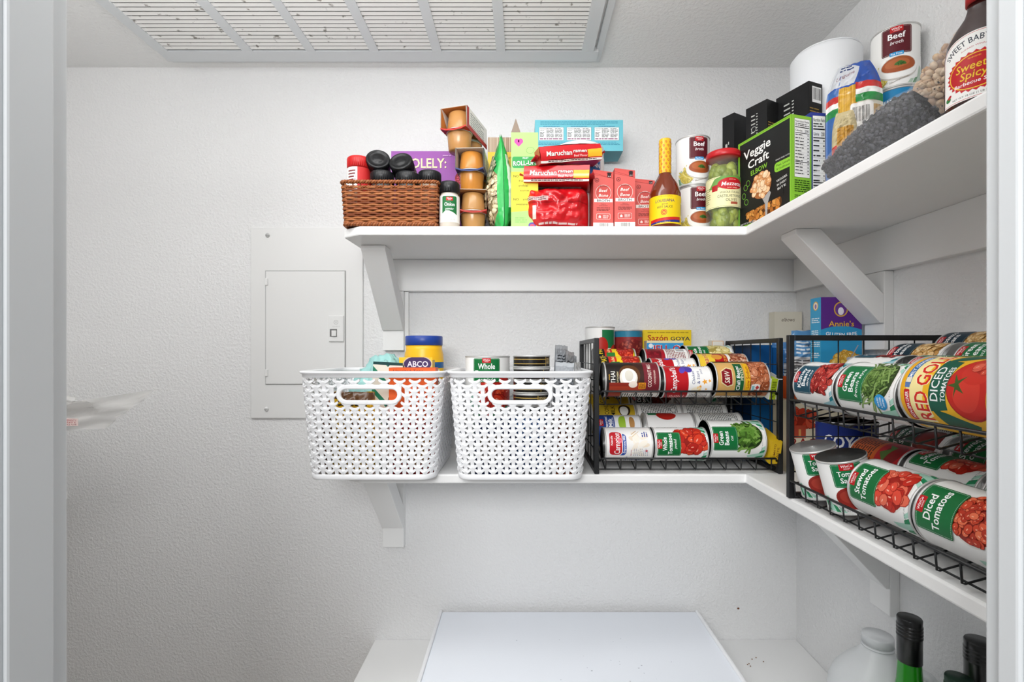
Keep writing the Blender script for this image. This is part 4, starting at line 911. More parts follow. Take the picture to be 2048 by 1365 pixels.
# left basket
def tub(name, label, cat, loc, r, H, body, lidc, lidh, art=None, neck=.9, rz=0, lidr=1.0, mt=None):
    t = thing(name, label, cat, loc, (0, 0, R(rz))); hb = H - lidh
    m = M(); m.lathe([(0, 0), (r * .93, 0), (r, .004), (r, hb * .80), (r * .985, hb * .86), (r * neck, hb * .93), (r * neck, hb)], mt or SATIN, body, seg=48); m.build('body', t)
    if art: m = M(); lay(m, art, lambda u, v, h: ((r + .0003 + h) * sin(u / r), -(r + .0003 + h) * cos(u / r), v), PRINT, du=2 * pi * r / 48); m.build('paper_label', t)
    R_ = r * lidr; m = M(); m.lathe([(0, hb + .0002), (R_ - .001, hb + .0002), (R_, hb + .001), (R_, H - .0015), (R_ - .0015, H), (R_ - .004, H), (R_ - .005, H - .001), (0, H - .001)], SATIN, lidc, seg=48); m.build('lid', t, label=None) if False else m.build('lid', t)
    return t
r = .0445; H = .150; a = Art(-.14, .02, .14, H * .70, 'f2c21c'); a.rect(-.14, H * .57, .14, H * .66, '1f5f9c'); a.text('FRESH CONTAINER', -.016, H * .615, .005, 'e8f0f8', .060, .01); a.rect(.022, .03, .048, H * .55, 'f0f0ea'); a.greek(.024, .035, .046, H * .46, 9, '30407a', 3); a.text('Nutrition', .035, H * .50, .0035, '20306a', .02); a.heap(-.02, .06, .02, .03, 24, .007, ['d43a2a', '3a8a3a', 'e8b030'], 'c9601c', 2)
carton('brown_box', 'plain brown carton under the blue-lidded yellow container', 'box', (-.232, 1.125, BZ), .10, .085, .1245, 'a57a4c')
tub('drink_mix_container', 'yellow container with a dark blue screw lid in the left white basket', 'container', (-.227, 1.128, BZ + .125), r, H + .009, 'f0b81c', '1c3f94', .022, a, .93, 0, .96)
a = face(.094, .214, 'e2622a'); a.text('Unsalted Tops', -.008, .209, .0055, '7a1a10', .060, .0); a.poly([(-.047, 0), (.047, 0), (.047, .10), (-.047, .13)], 'b32a2c'); a.heap(.0, .05, .03, .03, 16, .016, ['e8c07a', 'd9a860'], 'a86a30')
carton('cracker_box', 'tall orange cracker box inside the left white basket', 'box', (-.2215, .997, BZ), .094, .032, .215, 'dd5a24', a, top=Art(-.047, -.016, .047, .016, 'd9541f'))
a = face(.070, .236, 'e8c22c'); a.ell(.004, .222, .031, .018, 'c9b8a0'); a.ell(.004, .222, .029, .0155, '3d2a5c'); a.text('ABCO', .004, .222, .0125, 'ece8f4', .044, .03); a.rect(-.035, 0, .035, .16, 'd94a2a')
carton('snack_box', 'yellow pack with a purple oval badge behind the orange cracker box', 'box', (-.224, 1.040, BZ), .070, .03, .230, 'd9b22a', a)
a = face(.062, .22, 'e4e0d2')
for k in range(-1, 6):
    for s2 in (-1, 1): a.poly([(0, k * .042), (s2 * .031, k * .042 + .031), (s2 * .031, k * .042 + .043), (0, k * .042 + .012)], '1f7a5c' if s2 < 0 else '24404a')
a.rect(-.031, .214, .031, .22, '16403f'); a.greek(.004, .12, .028, .148, 4, '6a6a5a', 3)
carton('tea_box', 'green and white chevron box leaning in the left white basket', 'box', (-.291, 1.030, BZ + .006), .062, .028, .215, '1f5f58', a, ry=3, rz=0)
def tf(u, v):
    th = 2 * pi * u; ph_ = pi * (.02 + .96 * v); r = 1 + .28 * noise.noise(Vector((cos(th) * sin(ph_) * 3, sin(th) * sin(ph_) * 3, cos(ph_) * 3))) + .10 * noise.noise(Vector((cos(th) * sin(ph_) * 9, sin(th) * sin(ph_) * 9, cos(ph_) * 9)))
    return (.075 * r * sin(ph_) * cos(th), .038 * r * sin(ph_) * sin(th), -.100 * r * cos(ph_))
m = crumple(60, 40, tf, mat('teal_tissue', .55, col='9fd2cf'), 'x'); tag(m.build('tissue_bag', loc=(-.322, 1.135, BZ + .133)), 'crumpled pale teal bag in the left white basket', 'bag')
a = Art(-.045, 0, .045, .165, 'e3b41c'); a.greek(-.03, .135, .03, .150, 2, '3a2a10', 3); a.poly([(-.045, .165), (.045, .165), (.045, .150), (.01, .146), (-.045, .152)], '5a3a20'); a.text('ENR', .02, .142, .008, '202020', .022); a.heap(.01, .1, .03, .03, 30, .008, ['6a3a1a', 'e8c060'], 'b8841c')
softpack('snack_pouch', 'yellow snack pouch behind the oval handle of the left basket', 'bag', (-.345, .998, BZ), .085, .168, .036, a, seed=21)
a = Art(-.02, 0, .02, .15, '7a4a30'); softpack('snack_pouch', 'brown foil pouch at the far left of the left basket', 'bag', (-.398, 1.02, BZ), .022, .150, .03, a, seed=25)
# right basket
t1 = list(D['whole']); wl = Art(-.157, .0034, .157, .119 - .0034, 'f3f3f1')
def bigwhole(words, sub, key):
    r, H = .050, .119; k = 1.38; a = winco(r, H, GR, words, sub, ph(26, .022, REDS, '8f170f', 1.5, 'f0a08c', cx=.016, cy=.30, rx=.040, ry=.24, H=H), uw=(-.036, .024), pc=-.006, sz=.0125); return (key, r, H, a)
D['bigw'] = bigwhole(['Whole', 'Tomatoes'], 'peeled', 'bigwhole')
ucan('bigw', 'large tomato can underneath another in the right white basket', -.078, 1.105, BZ, 8)
ucan('bigw', 'large white and green tomato can showing above the right basket rim', -.078, 1.105, BZ + .1195, 8)
z = BZ
for k, lb in (('tuna', 'blue flat can at the bottom of the stack in the right basket'), ('tuna', 'blue flat can second from the bottom of the stack in the right basket')):
    ucan(k, lb, .020, 1.022, z, 20); z += D[k][2] + .0003
carton('tea_box', 'small dark carton in the middle of the stack in the right basket', 'box', (.020, 1.022, z), .055, .05, .0145, '2a2a30'); z += .0148
for i, lb in enumerate(('black and gold flat can lowest of four in the right basket', 'black and gold flat can second from bottom of four', 'black and gold flat can second from top of four', 'topmost black and gold flat can in the right basket')):
    ucan('bg', lb, .020, 1.022, z, 10 * i); z += .0263
for i, (x, y, h, rz, rx, ry) in enumerate(((.080, 1.08, .262, 50, 0, 3), (.092, 1.05, .250, 62, 0, 7), (.104, 1.10, .240, 55, 0, 4), (.090, 1.005, .225, 20, -4, 2))):
    a = Art(-.025, 0, .025, h, 'a9adb2'); a.rect(-.025, 0, .025, h * .85, '8f949a'); a.greek(-.018, h - .075, .018, h - .02, 8, '3f4348', i, .4); a.rect(-.025, h - .008, .025, h, 'c0c4c8')
    softpack('foil_sachet', ('tall grey foil sachet at the back right of the right basket', 'grey foil sachet fanned out second from the back', 'short grey foil sachet leaning towards the black rack', 'grey foil sachet with small print standing in front of the others')[i], 'sachet', (x, y, BZ), .050, h, .009, a, rot=(R(rx), R(ry), R(rz)), seed=31 + i, wr=.0015)
a = Art(-.03, 0, .03, .225, 'dcdedf'); a.greek(-.02, .15, .02, .2, 6, '5a5a60', 2); softpack('paper_pouch', 'white paper pouch by the right rim of the right basket', 'pouch', (.1165, 1.02, BZ), .05, .226, .012, a, rot=(0, 0, R(70)), seed=40)
carton('small_box', 'navy blue box inside the right white basket near its front', 'box', (-.058, .993, BZ), .075, .03, .115, '22305c', aface(.075, .115, '24356a', lambda a: (a.rect(-.03, .03, .03, .08, 'b8aa9a'),)))
carton('small_box', 'brown spice mix box at the front right of the right basket', 'box', (.085, .975, BZ), .04, .02, .13, '8a4a34')
# ------------------------------------------------ upper shelf, back leg
T_ = TS + .0003
# wicker basket
def wicker():
    t = thing('wicker_basket', 'small brown wicker basket of spice jars at the left end of the upper shelf', 'basket', (-.2735, 1.085, T_))
    W0, D0, W1, D1, H = .094, .078, .099, .083, .092
    def pos(s, z, o):
        k = z / H; hx, hy = W0 + (W1 - W0) * k, D0 + (D1 - D0) * k; L = [2 * hx, 2 * hy, 2 * hx, 2 * hy]; d = s * sum(L); i = 0
        while i < 3 and d > L[i]: d -= L[i]; i += 1
        x, y, nx, ny = ((-hx + d, -hy, 0, -1), (hx, -hy + d, 1, 0), (hx - d, hy, 0, 1), (-hx, hy - d, -1, 0))[i]
        e = min(d, L[i] - d); c = max(0, .006 - e) * .5
        return (x + nx * (o - c), y + ny * (o - c), z)
    cs = ['8a4a24', '9c5a2e', '7a3d1c', 'a8683a', '6e351a']; rd = random.Random(3)
    m = M(); N = 46; rowsN = 17
    for j in range(rowsN):
        z = .009 + j * .0044; V = []; col = rd.choice(cs)
        pts = [pos((i + .0) / (N * 4), z + .0004 * rd.uniform(-1, 1), .0016 * cos(pi * (i / 4 * 1.0) + pi * j)) for i in range(N * 4)]
        m.tube(pts, .0024, WICK, col, seg=5, closed=True)
    for i in range(N): m.tube([pos((i + .5) / N, .004, 0), pos((i + .5) / N, H - .004, 0)], .0015, WICK, rd.choice(cs), seg=5)
    m.box(-W0 + .002, W0 - .002, -D0 + .002, D0 - .002, .003, .006, WICK, '6e3a1c')
    m.build('woven_wall', t)
    for nm, z, R_ in (('rim', H - .001, .0040), ('base_rope', .0046, .0042), ('upper_braid', H - .011, .0026)):
        m = M()
        for ph_ in (0, pi):
            pts = []
            for i in range(360):
                s = i / 360; a = 2 * pi * 60 * s + ph_; pts.append(pos(s, min(H, z) + R_ * .5 * sin(a), .0005 + R_ * .5 * cos(a)))
            m.tube(pts, R_ * .62, WICK, '9a5a30' if ph_ else '84471f', seg=6, closed=True)
        m.build(nm, t)
wicker()
def shaker(label, loc, r, H, cap, body, art=None, rot=(0, 0, 0), caph=.022, clear=False):
    t = thing('spice_jar', label, 'jar', loc, rot); hb = H - caph
    m = M(); m.lathe([(0, 0), (r * .92, 0), (r, .003), (r, hb * .92), (r * .88, hb * .97), (r * .88, hb)], SATIN, body, seg=40); m.build('body', t)
    if art: m = M(); lay(m, art, lambda u, v, h: ((r + .0003 + h) * sin(u / r), -(r + .0003 + h) * cos(u / r), v), PRINT, du=2 * pi * r / 40); m.build('paper_label', t)
    m = M(); R_ = r * 1.0; pr = [(0, hb + .0003), (R_, hb + .0003), (R_, H - .002), (R_ - .002, H), (R_ * .78, H), (R_ * .76, H - .0012), (R_ * .42, H - .0012), (R_ * .40, H - .0004), (0, H - .0004)]
    m.lathe(pr, SATIN, cap, seg=40)
    for k in range(40):
        a = 2 * pi * k / 40; m.box(-.0004, .0004, R_ - .0002, R_ + .0004, hb + .002, H - .004, SATIN, cap, T=Matrix.Rotation(a, 4, 'Z'))
    m.build('cap', t); return t
a = Art(-.07, .02, .07, .125, 'f0eeea'); a.rect(-.0, .02, .07, .125, 'c22a2a'); a.greek(-.022, .095, -.004, .12, 4, '7a3a3a', 2)
BZK = T_ + .0065
shaker('red-capped seasoning shaker at the left end of the wicker basket', (-.3505, 1.05, BZK), .0255, .150, 'c51f1f', 'd8d0c8', a, (0, 0, R(8)), .024)
for x, y, h, lb in ((-.300, 1.045, .118, 'black-capped spice jar upright in the basket under the tilted jars, next to the red cap'), (-.2455, 1.045, .116, 'black-capped spice jar upright in the middle of the wicker basket'), (-.2010, 1.060, .124, 'tallest upright black-capped spice jar at the right end of the wicker basket')):
    shaker(lb, (x, y, BZK), .0245, h, '16171a', '8a7462' if h > .12 else '3a3430', None, (0, 0, 0), .024)
for x, z, rz, rx, lb in ((-.3065, .1525, 12, 68, 'left one of the two black spice jars lying on top with caps forward'), (-.2590, .1480, -6, 62, 'right one of the two black spice jars lying on top with caps forward')):
    M3 = Matrix.Rotation(R(rz), 3, 'Z') @ Matrix.Rotation(R(rx), 3, 'X'); H = .10; top = Vector((x, 1.035, T_ + z))
    shaker(lb, top - M3 @ Vector((0, 0, H)), .0250, H, '141517', '4a4038', None, M3.to_euler(), .024)
a = Art(-.066, .010, .066, .066, 'e7e6e2'); a.rr(-.016, .024, .016, .064, .003, '1f6a38'); logo(a, .0, .058, .014); a.text('Onion', 0, .047, .0075, 'ffffff', .022, .02); a.text('powder', 0, .0375, .0042, 'ffffff', .018, 0, .25)
a.poly([(-.018, .012), (-.018, .026), (-.008, .034), (.0, .033), (.010, .029), (.018, .024), (.018, .012)], 'f2efe9'); a.text('NET WT 2.6 OZ', 0, .0155, .0024, '444444', .022, .0)
t = shaker('onion powder shaker with a black cap beside the wicker basket', (-.1530, 1.028, T_), .0212, .0965, '151618', 'cdc4b8', a, (0, 0, R(8)), .024)
# purple fruit jerky box
a = face(.190, .226, '9a55a8'); a.text('SOLELY:', -.010, .196, .0240, '6b3a72', .098, .03); a.text('SOLELY:', -.0108, .1975, .0240, 'f2e6b4', .098, .03)
a.text('is', .014, .168, .0085, '5a3062', .012, .0); a.text('JERKY', .012, .145, .017, '5a3f66', .075, .035); a.text('fruit', -.05, .165, .012, '5a3f66', .03, .02)
for x, y, s in ((.070, .160, .011), (.046, .125, .011), (.028, .085, .012), (.074, .105, .010)):
    a.heap(x, y, s, s * 1.25, 26, .0042, ['c23048', 'd84a60', 'b0243a'], '8a1a2c', 4, 1.05, 'f0a0ac')
a.greek(.03, .212, .055, .217, 1, 'c89ad0', 1)
carton('snack_box', 'purple fruit jerky box standing behind the wicker basket', 'box', (-.221, 1.200, T_), .190, .05, .226, '8c4a9a', a)
# fruit cups in sleeves
def cup_mesh(col):
    m = M(); m.lathe([(0, 0), (.0215, 0), (.0236, .0025), (.0268, .036), (.0268, .0395), (.0, .0395)], GLOSS, col, seg=32)
    b = m.build('x'); m = M(); m.lathe([(.0262, .0396), (.0285, .0396), (.0287, .0405), (.0285, .0412), (0, .0412)], TIN, seg=32); m.lathe([(.0240, .0412), (.0262, .0418), (.0262, .0396)], SATIN, 'f2ead8', seg=32); l = m.build('y')
    r = (b.data, l.data); bpy.data.objects.remove(b); bpy.data.objects.remove(l); return r
for i, (z, x, rz, c, sc, lb) in enumerate(((0, -.1090, 4, 'b58750', 'a8281e', 'bottom'), (.0882, -.1085, -3, 'c07f34', '2a3a6e', 'middle'), (.1764, -.1290, -16, 'b5834c', 'b02a20', 'top'))):
    cb = cup_mesh(c); root = thing('fruit_cup_pack', {'bottom': 'lowest pack of tan fruit cups beside the onion powder', 'middle': 'middle pack of orange-tan fruit cups in a white and blue sleeve', 'top': 'topmost pack of tan fruit cups in a red and white sleeve, turned askew'}[lb], 'fruit cups', (x, 1.095, T_ + z), (0, 0, R(rz)))
    for y in (-.029, .030):
        for up in (0, 1):
            o = bpy.data.objects.new('cup', cb[0]); COL.objects.link(o); o.parent = root; l = bpy.data.objects.new('foil_lid', cb[1]); COL.objects.link(l); l.parent = o
            o.location = (0, y, .0010 if not up else .0846)
            if up: o.rotation_euler = (R(180), 0, 0)
    m = M(); zs = .0410; H = .0872; w = .0298; th = .0006; d0, d1 = -.060, .062
    inner = 'c07a3c' if lb == 'top' else ('c9c4bc' if lb == 'middle' else 'b88a5c')
    for q in (-1, 1):
        m.mesh([(q * w, d0, zs), (q * w, d1, zs), (q * w, d1, H), (q * (w - .0015), d0 - .002, H)], [(0, 1, 2, 3) if q > 0 else (3, 2, 1, 0)], PRINT, 'e2ded8')
        a = Art(d0, zs, d1, H, 'e8e4de'); a.rect(d0, zs, d0 + .012, H, sc); a.greek(d0 + .02, zs + .01, d1 - .02, H - .006, 6, '8a8a88', 5); a.rect(d0, zs, d1, zs + .010, sc)
        lay(m, a, (lambda u, v, h, q=q: (q * (w + .0006 + h), u * q, v)) if q > 0 else (lambda u, v, h: (-(w + .0006 + h), -u, v)), PRINT, smooth=False)
        m.mesh([(q * (w - .0004), d0, zs), (q * (w - .0004), d1, zs), (q * (w - .0004), d1, H), (q * (w - .0015), d0 - .002, H)], [(0, 1, 2, 3)], PRINT, inner)
    m.box(-w, w, d0, d1, H - .0004, H + .0002, PRINT, 'd9d2c6'); m.box(-w + .001, w - .001, d0 + .001, d1, H - .0010, H - .0006, PRINT, inner)
    m.prism([(-w, d0 - .002), (w, d0 - .002), (w, d0 + .02), (-w, d0 + .02)], zs - .0003, zs + .0003, PRINT, sc)
    m.prism([(-w, zs + .001), (-w * .6, zs - .0035), (0, zs - .005), (w * .6, zs - .0035), (w, zs + .001), (w, zs + .0035), (w * .6, zs), (0, zs - .002), (-w * .6, zs), (-w, zs + .0035)], d0 - .0035, d0 - .0028, PRINT, sc, axis='y')
    m.build('cardboard_sleeve', root)
# green pea bag seen edge-on
def edgebag():
    W_, Hh, T = .105, .205, .070
    a = Art(-W_ / 2, 0, W_ / 2, Hh, '2fa052'); a.heap(.012, .075, .046, .062, 190, .0078, ['d9c8a0', 'e6d8b4', 'c8b488', 'b8a888'], '8a7a58', 7, 1.3, 'fbf4e0'); a.heap(.012, .135, .030, .030, 50, .0078, ['b8b49a', 'a8a488', 'c8c0a0'], '6a7a58', 9, 1.3)
    a.rect(.0475, 0, W_ / 2, Hh, '2cab50'); a.text('PEAS', .0, .018, .008, '144a24', .03)
    b = Art(-W_ / 2, 0, W_ / 2, Hh, 'e2e2e0'); b.rect(-W_ / 2, 0, W_ / 2, .045, '238a44'); b.greek(-.02, .01, .045, .04, 7, '145a2a', 3); b.rect(-.030, .055, .045, .150, 'f4f4f2'); b.frame(-.030, .055, .045, .150, .0006, '222222'); b.greek(-.027, .06, .042, .145, 15, '333333', 6, .5); b.rect(-.030, .095, .045, .097, '111111'); b.rect(-W_ / 2, .16, W_ / 2, Hh, '2fa052'); b.rect(-W_ / 2, 0, -.048, Hh, '2cab50')
    m = M(); taper = lambda v: 1 - .75 * max(0, (v / Hh - .35) / .65) ** 1.2
    f = pillow_pos(W_, Hh, T, 3, .004, 2.4); g = pillow_pos(W_, Hh, T, 9, .004, 2.4, side=1)
    def F1(u, v, h): x, y, z = f(u, v, h); return (x * (1 - .25 * (v / Hh) ** 3), y * taper(v), z)
    def F2(u, v, h): x, y, z = g(u, v, h); return (x * (1 - .25 * (v / Hh) ** 3), y * taper(v), z)
    lay(m, a, F1, GLOSS, du=W_ / 16, dv=Hh / 28); lay(m, b, lambda u, v, h: F2(-u, v, h), GLOSS, du=W_ / 16, dv=Hh / 28)
    o = m.build('bean_bag'); o.location = (-.0455, 1.072, T_); o.rotation_euler = (R(1), R(-1), R(-80)); return tag(o, 'green bag of dried black-eyed peas standing edge-on before the cracker box', 'bag')
edgebag()
a = face(.057, .236, 'e4e3df'); a.rect(-.0285, .155, .0285, .202, 'e6bd38'); a.text('simple', .006, .190, .0085, '5a3a24', .040, .0); a.text('mills', .008, .175, .0085, '5a3a24', .026, .0); a.greek(-.01, .125, .025, .15, 4, 'a8a8a4', 5, .3)
rd = random.Random(2); a.rect(-.0285, .202, .0285, .236, 'b8a48e')
for k in range(40): x = rd.uniform(-.0285, .0285); a.rect(x, .202, x + rd.uniform(.0006, .003), .236, rd.choice(['9a8068', 'c8b8a4', '8a6e58', 'ab9580']))
carton('cracker_box', 'wood-grain and yellow cracker box behind the green pea bag', 'box', (-.0505, 1.165, T_), .057, .085, .236, 'd8d4cc', a)
a = face(.057, .203, 'a4cf7a'); a.poly([(-.0285, .035), (.0285, .040), (.0285, .120), (-.0285, .120)], 'e6d63c'); a.rr(-.026, .128, .027, .152, .004, '2f9a4c'); a.text('ROLL-UPS', .001, .139, .0098, 'ffffff', .050, .03, 0, .06, 0, '145a2a', .12); a.text('FRUIT', .002, .149, .0032, 'ffffff', .012)
a.polys([circ(-.0165, .1845, .0055, .0058, 12), circ(-.0085, .1845, .0055, .0058, 12)], 'c94a9a'); a.poly([(-.0215, .182), (-.0035, .182), (-.0125, .1725)], 'c94a9a')
for i in range(9): a.line(.012 + .009 * cos(i * .7), .165 + .007 * sin(i * .7), .012 + .009 * cos(i * .7 + .7) * (1 - i * .03), .165 + .007 * sin(i * .7 + .7), .0005, '4a6a34')
for i, (w_, y, x) in enumerate((('NO', .111, -.018), ('colors', .111, .006), ('from', .101, -.006), ('artificial', .091, -.003), ('sources', .081, .0), ('NO', .062, -.018), ('artificial', .062, .006), ('sweeteners', .052, -.004))): a.text(w_, x, y, .0046 if w_ != 'NO' else .0052, '3a4a1c', None, .015 if w_ != 'NO' else .03)
a.ell(.016, .0075, .008, .006, '5a4aa0'); a.ell(.016, .006, .005, .004, 'd0506a'); a.greek(-.02, .012, .005, .025, 3, '8aba68', 3)
t = carton('snack_box', 'light green fruit roll box with torn open top flaps', 'box', (.0055, 1.062, T_), .057, .075, .203, '9cc673', a)
m = M()
m.prism([(-.0285, .2032), (-.0085, .2032), (-.0185, .233)], -.0365, -.0358, MATTE, '8a7a6c', axis='y')
m.prism([(-.004, .216), (.030, .2075), (.026, .2034), (-.004, .2034)], .020, .0207, MATTE, '75604c', axis='y')
m.build('top_flaps', t)
# white canister, ramen, blue carton
a = Art(-.15, .02, .15, .182, 'e8e8e6'); a.rr(-.042, .09, .050, .178, .004, '1f5a9c'); a.frame(-.040, .092, .048, .176, .0006, 'd8e6f2', dash=.0015); logo(a, .010, .170, .028); a.text('PLAIN', .032, .155, .010, 'ffffff', .030, .02)
tub('canister', 'white lidded canister with a blue label standing behind the noodle packs', 'canister', (.131, 1.125, T_), .0575, .206, 'e4e4e2', 'dededc', .018, a, .97, 0, 1.0)
a = face(.216, .076, '6fc0cf')
for x in (-.068, .0, .068):
    a.rect(x - .030, .026, x + .030, .058, 'eef2f2'); a.frame(x - .030, .026, x + .030, .058, .0005, '333333'); a.text('Nutrition', x - .020, .0545, .0026, '111111', .015, .03); a.text('Facts', x - .022, .0505, .0026, '111111', .009, .03)
    for q in (-.012, .009): a.greek(x + q, .033, x + q + .018, .0565, 7, '333333', int(x * 99) + 3, .45)
    a.greek(x - .028, .0275, x + .028, .032, 1, '8a3a6a', 4, .5); a.greek(x - .028, .034, x - .015, .047, 4, '444444', 4, .5)
    a.greek(x - .02, .0595, x + .02, .0615, 1, '2a6a9c', 5, .6)
a.greek(-.095, .0635, .095, .073, 3, '3a8aa6', 6, .45); a.greek(-.10, .014, .10, .023, 3, '3a8aa6', 7, .45)
bl = carton('frozen_snack_box', 'turquoise box lying sideways on top behind the white canister', 'box', (.140, 1.2275, T_ + .2345), .216, .066, .076, '5fb0c0', a, bottom=Art(-.108, -.033, .108, .033, '4a9eae'))
carton('brown_box', 'dark brown upright box hidden beneath the turquoise box', 'box', (.088, 1.2275, T_), .100, .066, .2342, '4a3a36')
def ramen(label, loc, rz, ry, rx=0):
    W_, Dd, H = .136, .092, .033; t = thing('noodle_pack', label, 'noodles', loc, (R(rx), R(ry), R(rz)))
    a = Art(-W_ / 2, 0, W_ / 2, H, 'c2161e'); a.poly([(-W_ / 2, .004), (W_ / 2, .004), (W_ / 2, 0), (-W_ / 2, 0)], 'e8e2dc'); a.text('Maruchan', -.0265, .0170, .0100, '140c0e', .056, .05, .1); a.text('Maruchan', -.0270, .0176, .0100, 'f6eee6', .056, .03, .1); a.text('ramen', .0195, .0195, .0068, '140c0e', .030, .05, .1); a.text('ramen', .0190, .0200, .0068, 'f6eee6', .030, .03, .1); a.text('Beef Flavor', .020, .0105, .0042, 'f6dcd4', .030, .01); a.greek(-.052, .001, .055, .0065, 2, '4a1a1c', 3, .6)
    a.rect(.036, .006, W_ / 2, .022, 'e9b22a')
    tp = Art(-W_ / 2, -Dd / 2, W_ / 2, Dd / 2, 'c2161e'); tp.heap(-.02, -.02, .035, .02, 90, .003, ['e8c060', 'f2d488', 'd8a63c'], 'b8862a', 3, 3, None, 1); tp.rect(.02, -.046, .059, -.01, 'f2c23a')
    bt = Art(-W_ / 2, -Dd / 2, W_ / 2, Dd / 2, 'cc1f26'); bt.rect(-.05, -.04, .05, .01, 'efe6e0'); bt.greek(-.047, -.037, .047, .007, 12, '3a2a2c', 8, .5)
    m = M(); n = 10; sc_ = lambda x: .0035 * max(0, 1 - ((abs(x) / (W_ / 2)) ** 4))
    fr = lambda u, v, h: (u, -Dd / 2 - h - .004 * sin(pi * v / H), v + .0012 * noise.noise(Vector((u * 60, v * 60, loc[0] * 50))))
    lay(m, a, fr, GLOSS, du=W_ / 12, dv=H / 5)
    lay(m, a, lambda u, v, h: (-u, Dd / 2 + h + .004 * sin(pi * v / H), v), GLOSS, du=W_ / 12, dv=H / 5)
    lay(m, tp, lambda u, v, h: (u, v, H + h + .002 * cos(u * 30) + .0016 * noise.noise(Vector((u * 70, v * 70, 1)))), GLOSS, du=W_ / 12, dv=Dd / 8)
    lay(m, bt, lambda u, v, h: (u, -v, -h), GLOSS)
    for q in (-1, 1): m.mesh([(q * W_ / 2, -Dd / 2, 0), (q * W_ / 2, Dd / 2, 0), (q * W_ / 2, Dd / 2, H), (q * W_ / 2, -Dd / 2, H)], [(0, 1, 2, 3) if q > 0 else (3, 2, 1, 0)], GLOSS, 'b8141c')
    m.build('wrapper', t)
    for q in (-1, 1):
        m = M(); V = []
        for i in range(19):
            y = -Dd / 2 + Dd * i / 18; V += [(q * W_ / 2, y, H * .42), (q * (W_ / 2 + .004), y, H * .45 + .0012 * (-1) ** i), (q * (W_ / 2 + (.011 if i % 2 else .0085)), y, H * .5 + .002 * (-1) ** i)]
        F_ = []
        for i in range(18):
            for k in (0, 1): F_.append((i * 3 + k, i * 3 + 3 + k, i * 3 + 4 + k, i * 3 + 1 + k))
        m.mesh(V, F_, GLOSS, 'c8202a'); m.build('crimped_end', t)
    return t
# red crumpled pouch with the noodle packs on it
a = Art(-.070, 0, .070, .088, 'c4141d'); a.rect(-.064, .055, -.02, .064, 'd8b8b4'); a.greek(-.062, .056, -.022, .063, 2, '6a4a4c', 3); a.rect(-.052, .018, -.045, .045, 'e8d8d4'); a.greek(-.04, .000, .045, .012, 2, 'e0d0cc', 4, .5); a.rect(-.064, .05, .064, .053, 'a80f18')
softpack('noodle_bag', 'crumpled red plastic noodle bag at the shelf edge under the noodle packs', 'bag', (.074, 1.055, T_), .140, .090, .100, a, seed=51, wr=.011, step=36, p=4, ff=5)
ramen('red noodle pack lying directly on the crumpled red bag', (.078, 1.052, T_ + .0935), -10, 3)
ramen('red noodle pack tilted on top of the pile below the turquoise box', (.0925, 1.055, T_ + .1390), 14, -9, 3)
# broth cartons
def brothbox(lb, x, y, rz, H=.1235, W_=.0425):
    Dd = .060; c = 'd25c55'; a = face(W_, H, 'd4605a'); w2 = W_ / 2
    a.rect(-w2, 0, w2, .0115, 'f0eeea'); a.barcode(-.011, -.004, .011, .0115, '333333', 4, 'f0eeea')
    a.poly([(-w2, .1125), (w2, .1045), (w2, H), (-w2, H)], 'cf5650'); a.line(-w2, .1125, w2, .1045, .0006, '9a302c'); a.line(-w2, H - .001, w2, .1045, .0005, '8a2a28')
    a.poly([(.0085, .1065), (.0165, .1065), (.0165, .1150), (.0185, .1150), (.0125, .1200), (.0065, .1150), (.0085, .1150)], '2a1c1e'); a.text('4.4', .0125, .1090, .0026, 'e0c8c4', .006)
    a.ell(-.0135, .1005, .0046, .0046, '6a3230'); a.ell(-.0135, .1005, .0034, .0034, 'cf5650'); a.poly([(-.0155, .0988), (-.0115, .0988), (-.0135, .1026)], '6a3230')
    a.ell(0, .0745, .0165, .0165, 'e9dcd4'); a.ell(0, .0745, .0157, .0157, 'c8504a'); a.text('ORGANIC', 0, .0885, .0032, '3a2224', .022, .015, 0, 0, .05); a.text('Beef', 0, .0795, .0068, 'f6efe8', .019, .01, .25); a.text('Bone', 0, .0690, .0068, 'f6efe8', .020, .01, .25)
    a.rect(-.0195, .0545, .0195, .0615, 'f2efea'); a.text('BROTH', 0, .0580, .0052, '3a2a2a', .027, .03); a.text('Made in', 0, .0505, .0022, '5a2420', .010, .0); a.text('small batches', 0, .0475, .0022, '5a2420', .018, .0)
    a.greek(-.014, .036, .014, .044, 3, '5a2420', 5, .45); a.rr(-.0145, .0185, .0145, .0305, .002, 'f2e6e0'); a.rr(-.0139, .0191, .0139, .0299, .0018, 'c8534d'); a.poly([(-.010, .0215), (-.005, .0215), (-.005, .025), (-.0075, .0275), (-.010, .025)], 'f2e6e0'); a.greek(-.001, .0205, .011, .028, 3, 'f2e6e0', 5, .4)
    t = carton('broth_carton', lb, 'carton', (x, y, T_), W_, Dd, H, c, a, rz=rz); m = M(); m.prism([(-w2, H), (w2, H), (w2, H + .0008), (-w2, H + .006)], -Dd / 2, Dd / 2, PRINT, 'c9534d', axis='y'); m.build('folded_top', t); return t
brothbox('salmon red broth carton touching the noodle bag, first of three', .1695, 1.050, 2, .117)
brothbox('salmon red broth carton in the middle of three', .2145, 1.044, 0, .118)
brothbox('rearmost broth carton, half behind the hot sauce bottle', .2695, 1.090, -3, .113)
